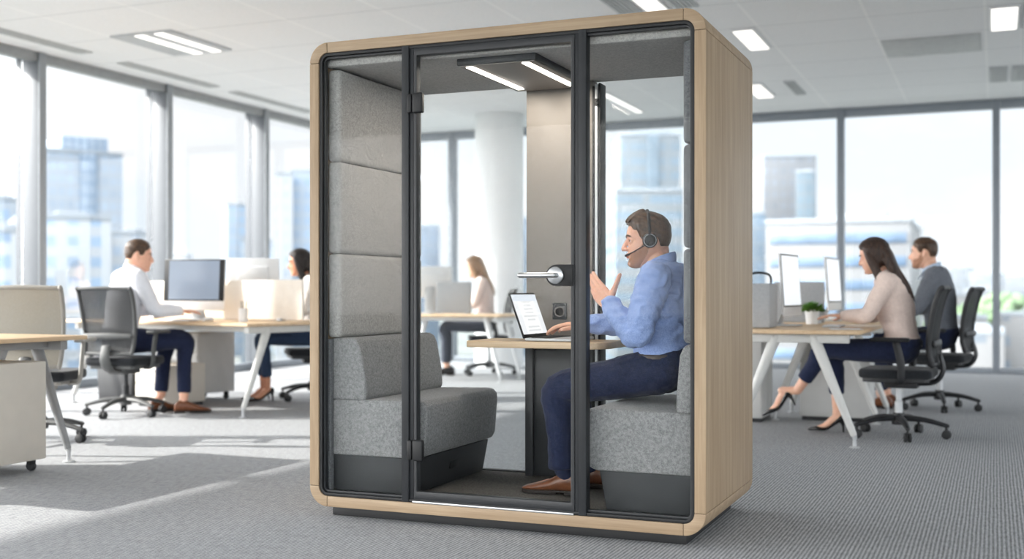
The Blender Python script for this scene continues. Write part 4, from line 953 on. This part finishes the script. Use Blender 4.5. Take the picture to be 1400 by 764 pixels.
# headset
hs = thing('headset', 'black call headset with a boom microphone on the booth man\'s head', 'headset')
Mh = Matrix.Translation((HX, HY, 0)) @ Matrix.Rotation(PI, 4, 'Z') @ HmH; hs.matrix_world = Mh
b = nb(); tube(b, [(-0.006-0.004*math.cos(a)*0, 0.102*math.cos(a), 0.020+0.116*math.sin(a), 0.0065, 0.0030) for a in [math.radians(2+176*i/16) for i in range(17)]], side=(1, 0, 0), n=10, sub=2); obj('headband', b, M['chair_dark'], hs)
for s in (-1, 1):
    b = nb(); lathe(b, [(0, 0.078*1), (0.030, 0.078), (0.033, 0.084), (0.032, 0.094), (0.026, 0.100), (0.018, 0.101), (0.017, 0.098), (0, 0.098)], (-0.006, 0, -0.004), 30, 0, 'Y')
    if s < 0: b.transform(Matrix.Scale(-1, 4, V((0, 1, 0))))
    cup = obj('ear_cup', b, M['chair_dark'], hs)
    b = nb(); lathe(b, [(0.0265, 0.0995), (0.0280, 0.1015), (0.0262, 0.1025), (0.0248, 0.1005), (0.0265, 0.0995)], (-0.006, 0, -0.004), 30, 0, 'Y', False)
    if s < 0: b.transform(Matrix.Scale(-1, 4, V((0, 1, 0))))
    obj('ring', b, M['alu_matt'], cup)
b = nb(); tube(b, [(0.000, 0.098, -0.012, .0042), (0.030, 0.096, -0.030, .0030), (0.064, 0.084, -0.048, .0028), (0.090, 0.062, -0.060, .0026)], n=10, sub=5); boom = obj('microphone_boom', b, M['chair_dark'], hs)
b = nb(); tube(b, [(0.087, 0.064, -0.059, .0052), (0.100, 0.052, -0.064, .0058)], n=12, sub=2); obj('microphone', b, M['rubber'], boom)

relaxed = ((.12, .18, .12), (.14, .2, .14), (.16, .22, .14), (.18, .22, .14))
def seated(**kw):
    d = dict(hip=(-0.02, 0.575), sh=(0.03, 1.035), neck=(0.07, 1.085), bow=0.0, head=(0.115, 0, 1.215), pitch=8, yaw=0,
        kneeL=(0.43, 0.10, 0.545), kneeR=(0.43, -0.10, 0.545), ankL=(0.43, 0.10, 0.12), ankR=(0.43, -0.10, 0.12), footL=((0.41, 0.10, 0.002), 4, 0), footR=((0.41, -0.10, 0.002), -4, 0),
        elbL=(0.13, 0.225, 0.80), elbR=(0.13, -0.225, 0.80), wriL=(0.355, 0.13, 0.800), wriR=(0.355, -0.13, 0.800),
        handL=((1, -.15, .0), (0.1, -1, 0), relaxed), handR=((1, .15, .0), (0.1, 1, 0), relaxed))
    d.update(kw); return d
# woman in the pale jumper
person('woman in pale jumper with long brown hair typing, legs crossed in black heels', (-0.615, 8.28, 0), PI-0.04,
    seated(hip=(-0.03, 0.585), sh=(0.045, 1.03), neck=(0.095, 1.085), head=(0.150, 0, 1.205), pitch=14, bow=-0.015, kneeL=(0.47, 0.05, 0.568), ankL=(0.655, 0.02, 0.285), footL=((0.715, 0.02, 0.165), 0, 22), kneeR=(0.41, -0.06, 0.55), ankR=(0.40, -0.05, 0.16), footR=((0.405, -0.05, 0.004), 0, 0),
        elbL=(0.17, 0.20, 0.805), elbR=(0.17, -0.20, 0.805), wriL=(0.335, 0.10, 0.805), wriR=(0.345, -0.10, 0.805)),
    dict(fem=True, skin='skin_f', hair='hair_dk', style='long', top='jumper', top_name='jumper', bottom='trouser_navy', tuck=False, shoe='pump', shoe_m='pump', hem=0.050, hem_at=0.72, seed=2.0, wr=0.004), 1.02, 0.007)
person('man in a grey jacket with short hair at the second desk by the window', (-0.43, 10.32, 0), PI-0.12,
    seated(head=(0.12, 0, 1.235), sh=(0.02, 1.05), neck=(0.065, 1.10), pitch=2, yaw=6),
    dict(skin='skin_f', hair='hair_br', style='short', beard=True, top='jacket', top_name='jacket', collar='shirt_pale', bottom='trouser_navy', shoe='oxford', shoe_m='shoe_brown', tuck=False, seed=4.0), 1.06, 0.008)
person('man in a white shirt seen from behind at the double desk, brown shoes', (-6.46, 7.36, 0), math.radians(64),
    seated(sh=(0.06, 1.04), neck=(0.10, 1.09), head=(0.135, -0.01, 1.215), yaw=-24, pitch=6, kneeR=(0.45, -0.13, 0.56), kneeL=(0.40, 0.10, 0.55), ankR=(0.42, -0.19, 0.13), ankL=(0.34, 0.05, 0.13), footR=((0.41, -0.20, 0.004), -24, 0), footL=((0.31, 0.05, 0.004), 2, 0), elbR=(0.17, -0.23, 0.80), wriR=(0.40, -0.16, 0.790), wriL=(0.42, 0.12, 0.790), elbL=(0.18, 0.22, 0.80)),
    dict(skin='skin', hair='hair_br', style='short', top='shirt_white', bottom='trouser_navy', shoe='oxford', shoe_m='shoe_brown', collar='shirt_white', seed=6.0), 1.05, 0.008)
person('woman with dark shoulder-length hair in a white blouse beside the booth, beyond the divider', (-5.75, 9.06, 0), math.radians(-139),
    seated(hip=(-0.02, 0.575), pitch=8, yaw=-6, kneeL=(0.44, 0.09, 0.55), kneeR=(0.43, -0.07, 0.55), ankL=(0.40, 0.05, 0.17), ankR=(0.42, -0.09, 0.17), footL=((0.40, 0.05, 0.004), 10, 0), footR=((0.42, -0.10, 0.004), -6, 0), elbL=(0.10, 0.22, 0.80), wriL=(0.22, 0.14, 0.800), elbR=(0.10, -0.22, 0.80), wriR=(0.22, -0.14, 0.800)),
    dict(fem=True, skin='skin_t', hair='hair_bk', style='long', top='blouse', top_name='blouse', bottom='denim', tuck=False, sleeve=0.35, shoe='pump', shoe_m='pump', hem=0.046, hem_at=0.86, seed=8.0), 1.03, 0.008)
person('woman with light brown hair in a pale pink blouse, seen through the booth glass', (-5.61, 12.61, 0), math.radians(-158),
    seated(pitch=10, yaw=0, elbL=(0.10, 0.22, 0.80), wriL=(0.26, 0.12, 0.800), elbR=(0.10, -0.22, 0.80), wriR=(0.26, -0.12, 0.800)),
    dict(fem=True, skin='skin_f', hair='hair_lt', style='long', top='blouse_pink', top_name='blouse', bottom='trouser_grey', tuck=False, shoe='oxford', shoe_m='pump', hem=0.055, seed=3.0), 1.06, 0.009)
# ------------------------------------------------------------------ the city outside
GZ = -22.0
M['street'] = plain('pale_city_ground', (112, 116, 114), 0.9, 0, 0.1, 0.18, 0.02)
b = nb(); box(b, (-60, 700, GZ-1), (5000, 3600, 2.0)); struct('ground', b, M['street'], label='pale city ground far below the windows')
def facade(name, wall, glass_c, sx, sz, fx=0.55, fz=0.5):
    t = NT(name); v = t.coords(); sep = t.n.new('ShaderNodeSeparateXYZ'); t.link(v, sep.inputs[0])
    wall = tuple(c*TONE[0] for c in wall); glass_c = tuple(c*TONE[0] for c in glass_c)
    h = t.math('ADD', sep.outputs[0], sep.outputs[1])
    a = t.math('LESS_THAN', t.math('FRACT', t.math('DIVIDE', h, sx)), fx); c = t.math('LESS_THAN', t.math('FRACT', t.math('DIVIDE', sep.outputs[2], sz)), fz)
    wn = t.n.new('ShaderNodeTexWhiteNoise'); cm = t.n.new('ShaderNodeCombineXYZ'); t.link(t.math('FLOOR', t.math('DIVIDE', h, sx)), cm.inputs[0]); t.link(t.math('FLOOR', t.math('DIVIDE', sep.outputs[2], sz)), cm.inputs[1]); t.link(cm.outputs[0], wn.inputs['Vector'])
    g1 = srgb(*glass_c); g2 = tuple(min(1, x*1.35) for x in g1[:3])+(1,)
    col = t.mix(t.math('MULTIPLY', a, c), srgb(*wall), t.mix(wn.outputs['Value'], g1, g2))
    return t.bsdf(col, 0.5, 0, 0.4)
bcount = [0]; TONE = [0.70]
def tower(px0, px1, ytop, dist, label, wall, gl, sx=3.2, sz=3.4, fx=0.6, fz=0.55, depth=None, yaw=0.0, crown=None, core=None, ribs=0):
    """block standing at a distance on a bearing; real size follows from the distance"""
    f = 1584.3; bcount[0] += 1
    c = cam_xy((px0+px1)/2, d=dist); w = (px1-px0)/f*dist; zt = EYE+(400-ytop)/f*dist; hgt = zt-GZ
    ang = math.atan2(c.y, c.x)-PI/2+yaw; depth = depth or w*0.8
    t = thing('building', label, 'building', (c.x, c.y, GZ), ang)
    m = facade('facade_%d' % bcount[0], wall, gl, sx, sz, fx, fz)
    b = nb(); box(b, (0, depth/2, hgt/2+0.01), (w, depth, hgt), min(0.3, w*0.02)); body = obj('tower_block', b, m, t)
    M['roof_pale'] = M.get('roof_pale') or plain('pale_roof', (136, 142, 148), 0.8, 0, 0.2, 0.05, 0.3)
    b = nb(); box(b, (0, depth/2, hgt+0.5), (w*1.01, depth*1.01, 1.0), 0.1); obj('parapet', b, M['roof_pale'], t)
    b = nb(); box(b, (w*0.12, depth/2, hgt+0.9+w*0.035), (w*0.36, depth*0.4, w*0.07), 0.2); obj('plant_room', b, M['roof_pale'], t)
    if crown:
        cw, ch, cx = crown; b = nb(); box(b, (cx*w, depth/2, hgt+ch*dist/f/2), (cw*w, depth*0.8, ch*dist/f), 0.3); obj('crown', b, facade('facade_c%d' % bcount[0], core or gl, gl, 2.2, 60, 0.7, 1.0), t)
    if core and not ribs:
        b = nb(); box(b, (0.04*w, -0.3, hgt/2+0.01), (w*0.2, 1.2, hgt), 0.1); obj('glass_core', b, facade('facade_k%d' % bcount[0], core, gl, 2.0, 3.4, 0.8, 0.8), t)
    for k in range(ribs):
        b = nb(); z = hgt-3.0-k*sz*1.0
        if z < 2: break
        box(b, (0, -0.12, z), (w*0.94, 0.3, sz*0.42), 0.05); obj('ribbon_window', b, M['ribbon'], t)
    return t
M['ribbon'] = plain('ribbon_glass', (84, 104, 126), 0.3, 0, 0.5, 0.2, 0.3)
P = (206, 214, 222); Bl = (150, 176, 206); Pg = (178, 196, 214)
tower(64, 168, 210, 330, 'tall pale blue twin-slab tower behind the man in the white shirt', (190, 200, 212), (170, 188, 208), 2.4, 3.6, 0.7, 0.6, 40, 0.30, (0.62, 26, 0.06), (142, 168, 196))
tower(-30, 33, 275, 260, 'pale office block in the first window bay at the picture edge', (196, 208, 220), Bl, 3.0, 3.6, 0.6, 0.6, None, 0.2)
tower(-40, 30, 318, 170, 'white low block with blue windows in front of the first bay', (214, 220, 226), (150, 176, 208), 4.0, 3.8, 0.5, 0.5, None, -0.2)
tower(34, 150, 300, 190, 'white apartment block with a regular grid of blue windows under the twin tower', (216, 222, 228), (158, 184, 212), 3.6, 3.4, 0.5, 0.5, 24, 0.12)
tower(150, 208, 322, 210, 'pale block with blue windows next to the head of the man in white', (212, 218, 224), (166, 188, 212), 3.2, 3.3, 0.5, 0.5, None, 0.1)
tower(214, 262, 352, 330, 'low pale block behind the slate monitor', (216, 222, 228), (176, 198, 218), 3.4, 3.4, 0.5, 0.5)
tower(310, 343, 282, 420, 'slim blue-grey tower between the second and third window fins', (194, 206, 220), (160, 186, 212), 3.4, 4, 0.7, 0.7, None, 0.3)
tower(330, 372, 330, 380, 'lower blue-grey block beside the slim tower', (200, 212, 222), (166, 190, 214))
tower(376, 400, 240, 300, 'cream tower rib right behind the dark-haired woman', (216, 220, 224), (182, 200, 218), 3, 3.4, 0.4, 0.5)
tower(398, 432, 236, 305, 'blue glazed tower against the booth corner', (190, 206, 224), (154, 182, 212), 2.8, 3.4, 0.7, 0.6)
TONE[0] = 0.50  # facade colours darkened from here to offset the strong light on these towers
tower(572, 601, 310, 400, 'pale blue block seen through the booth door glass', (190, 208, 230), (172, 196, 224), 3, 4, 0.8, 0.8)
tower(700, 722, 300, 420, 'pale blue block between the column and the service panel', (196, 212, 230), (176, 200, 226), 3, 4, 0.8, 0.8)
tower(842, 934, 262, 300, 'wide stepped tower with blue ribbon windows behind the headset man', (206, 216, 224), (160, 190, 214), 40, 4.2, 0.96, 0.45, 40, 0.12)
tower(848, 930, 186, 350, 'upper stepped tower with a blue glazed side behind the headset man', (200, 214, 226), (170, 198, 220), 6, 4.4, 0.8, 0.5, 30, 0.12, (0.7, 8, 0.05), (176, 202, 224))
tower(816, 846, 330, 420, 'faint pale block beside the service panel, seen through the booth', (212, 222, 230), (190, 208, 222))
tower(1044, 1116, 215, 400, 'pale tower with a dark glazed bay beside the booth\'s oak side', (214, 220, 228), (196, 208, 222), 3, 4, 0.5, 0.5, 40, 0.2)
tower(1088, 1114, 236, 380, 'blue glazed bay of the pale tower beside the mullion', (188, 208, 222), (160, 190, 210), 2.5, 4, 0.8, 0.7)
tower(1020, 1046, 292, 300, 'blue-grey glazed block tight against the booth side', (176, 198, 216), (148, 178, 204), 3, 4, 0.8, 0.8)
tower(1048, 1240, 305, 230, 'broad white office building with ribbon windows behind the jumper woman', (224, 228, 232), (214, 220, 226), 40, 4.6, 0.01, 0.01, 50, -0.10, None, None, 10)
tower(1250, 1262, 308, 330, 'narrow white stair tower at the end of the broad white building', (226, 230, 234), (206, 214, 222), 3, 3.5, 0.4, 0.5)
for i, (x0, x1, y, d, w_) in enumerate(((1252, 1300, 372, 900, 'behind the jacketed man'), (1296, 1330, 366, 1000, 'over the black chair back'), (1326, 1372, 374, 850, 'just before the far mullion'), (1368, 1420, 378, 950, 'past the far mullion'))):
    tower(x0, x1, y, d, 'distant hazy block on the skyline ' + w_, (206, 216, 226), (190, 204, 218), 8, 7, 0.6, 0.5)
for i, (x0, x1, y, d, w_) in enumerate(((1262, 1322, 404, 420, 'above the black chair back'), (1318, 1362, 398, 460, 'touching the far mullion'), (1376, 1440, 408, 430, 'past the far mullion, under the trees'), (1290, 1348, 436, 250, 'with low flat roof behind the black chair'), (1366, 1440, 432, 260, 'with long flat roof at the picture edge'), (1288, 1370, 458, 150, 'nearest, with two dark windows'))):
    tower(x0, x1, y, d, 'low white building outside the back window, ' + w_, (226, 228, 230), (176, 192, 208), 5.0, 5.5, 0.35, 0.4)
# trees in the gap by the far mullion
def tree(px, dist, h, label, seed):
    c = cam_xy(px, d=dist); t = thing('tree', label, 'tree', (c.x, c.y, GZ)); rnd = random.Random(seed)
    b = nb(); tube(b, [(0, 0, 0, h*0.04), (0.1, 0, h*0.3, h*0.03), (0, 0.1, h*0.6, h*0.02)], n=8, sub=3); obj('trunk', b, M['tree_trunk'], t)
    b = nb()
    for k in range(240):
        a = rnd.uniform(0, 2*PI); z = rnd.uniform(-1, 1); r = math.sqrt(1-z*z)*rnd.uniform(0.75, 1); q = V((r*math.cos(a)*h*0.42, r*math.sin(a)*h*0.42, h*0.62+z*h*0.38)); s = h*rnd.uniform(0.04, 0.09)
        bb = bmesh.new(); bmesh.ops.create_icosphere(bb, subdivisions=1, radius=s); merge(b, bb, Matrix.Translation(q) @ Euler((a, z, a)).to_matrix().to_4x4())
    obj('foliage', b, M['tree_leaf'], t)
M['tree_trunk'] = plain('tree_bark', (110, 98, 84), 0.9); M['tree_leaf'] = plain('tree_leaf_pale', (112, 134, 104), 0.8, 0, 0.2, 0.25, 0.4)
for i, (px, d, h, lb) in enumerate(((1300, 360, 18, 'leafy tree above the black chair back, outside'), (1345, 330, 20, 'leafy tree just before the far mullion, outside'), (1375, 300, 22, 'tall leafy tree just past the far mullion, outside'), (1398, 350, 20, 'leafy tree at the picture edge past the far mullion'))): tree(px, d, h, lb, i)

# ------------------------------------------------------------------ light, sky, camera
SKY, GLOW, REAR_FILL = 1.0, 8.0, 2.8   # hazy sky; sunward glow and lobe behind camera added to light the room
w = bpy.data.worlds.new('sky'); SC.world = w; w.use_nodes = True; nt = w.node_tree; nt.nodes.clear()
out = nt.nodes.new('ShaderNodeOutputWorld'); bg = nt.nodes.new('ShaderNodeBackground'); tc = nt.nodes.new('ShaderNodeTexCoord')
mp = nt.nodes.new('ShaderNodeMapping'); mp.inputs['Scale'].default_value = (1, 1, 2.2); nt.links.new(tc.outputs['Generated'], mp.inputs['Vector'])
nz = nt.nodes.new('ShaderNodeTexNoise'); nz.inputs['Scale'].default_value = 3.2; nz.inputs['Detail'].default_value = 7; nz.inputs['Roughness'].default_value = 0.55; nt.links.new(mp.outputs[0], nz.inputs['Vector'])
rp = nt.nodes.new('ShaderNodeValToRGB'); e = rp.color_ramp.elements; e[0].position = 0.42; e[0].color = (0.86, 0.94, 1.0, 1); e[1].position = 0.62; e[1].color = (1.0, 1.0, 1.0, 1)
nt.links.new(nz.outputs['Fac'], rp.inputs['Fac']); pass
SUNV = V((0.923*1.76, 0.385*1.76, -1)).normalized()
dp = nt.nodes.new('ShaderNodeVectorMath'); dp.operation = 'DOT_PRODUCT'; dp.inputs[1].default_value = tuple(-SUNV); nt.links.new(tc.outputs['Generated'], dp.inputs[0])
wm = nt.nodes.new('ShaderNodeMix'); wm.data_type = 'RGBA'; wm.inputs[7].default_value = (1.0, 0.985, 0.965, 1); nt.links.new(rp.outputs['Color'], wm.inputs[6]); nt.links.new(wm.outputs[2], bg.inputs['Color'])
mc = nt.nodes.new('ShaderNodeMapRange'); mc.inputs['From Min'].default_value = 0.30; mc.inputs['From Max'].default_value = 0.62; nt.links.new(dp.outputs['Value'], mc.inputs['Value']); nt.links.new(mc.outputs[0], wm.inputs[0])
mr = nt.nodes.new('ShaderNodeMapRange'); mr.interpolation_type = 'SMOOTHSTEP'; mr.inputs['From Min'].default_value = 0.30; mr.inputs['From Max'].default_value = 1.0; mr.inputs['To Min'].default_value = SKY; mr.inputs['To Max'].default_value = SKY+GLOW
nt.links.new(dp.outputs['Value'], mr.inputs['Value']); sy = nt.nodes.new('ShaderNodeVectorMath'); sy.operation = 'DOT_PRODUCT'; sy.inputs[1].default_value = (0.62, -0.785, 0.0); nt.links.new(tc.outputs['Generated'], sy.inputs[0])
mb = nt.nodes.new('ShaderNodeMapRange'); mb.interpolation_type = 'SMOOTHSTEP'; mb.inputs['From Min'].default_value = -0.25; mb.inputs['From Max'].default_value = 0.75; mb.inputs['To Min'].default_value = 0.0; mb.inputs['To Max'].default_value = REAR_FILL; nt.links.new(sy.outputs['Value'], mb.inputs['Value'])
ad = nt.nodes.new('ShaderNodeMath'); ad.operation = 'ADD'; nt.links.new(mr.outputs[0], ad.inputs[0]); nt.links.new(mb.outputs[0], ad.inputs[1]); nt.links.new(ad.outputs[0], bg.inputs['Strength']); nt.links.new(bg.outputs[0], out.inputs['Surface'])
sun = bpy.data.lights.new('sun', 'SUN'); sun.energy = 7.2; sun.angle = math.radians(1.2); sun.color = (1.0, 0.95, 0.87)
so = bpy.data.objects.new('sun', sun); COL.objects.link(so); so.rotation_euler = V((0.923*1.76, 0.385*1.76, -1)).to_track_quat('-Z', 'Y').to_euler()
cam = bpy.data.cameras.new('camera'); co = bpy.data.objects.new('camera', cam); COL.objects.link(co); SC.camera = co
co.location = (0, 0, EYE); co.rotation_euler = (PI/2, 0, math.radians(22.639)); cam.sensor_width = 36; cam.lens = 1584.3/1400*36; cam.shift_y = (400.2-382)/1400
cam.clip_start = 0.05; cam.clip_end = 6000; cam.dof.use_dof = True; cam.dof.focus_distance = 5.0; cam.dof.aperture_fstop = 1.6
SC.view_settings.view_transform = 'Standard'; SC.view_settings.look = 'None'; SC.view_settings.exposure = 0.24; SC.view_settings.gamma = 1.0; SC.view_settings.use_curve_mapping = False
cy = SC.cycles; cy.use_denoising = True; cy.sampling_pattern = 'TABULATED_SOBOL'; cy.use_adaptive_sampling = False; cy.max_bounces = 12; cy.diffuse_bounces = 6; cy.glossy_bounces = 4; cy.transparent_max_bounces = 24; cy.caustics_reflective = False; cy.caustics_refractive = False; cy.sample_clamp_indirect = 4.0
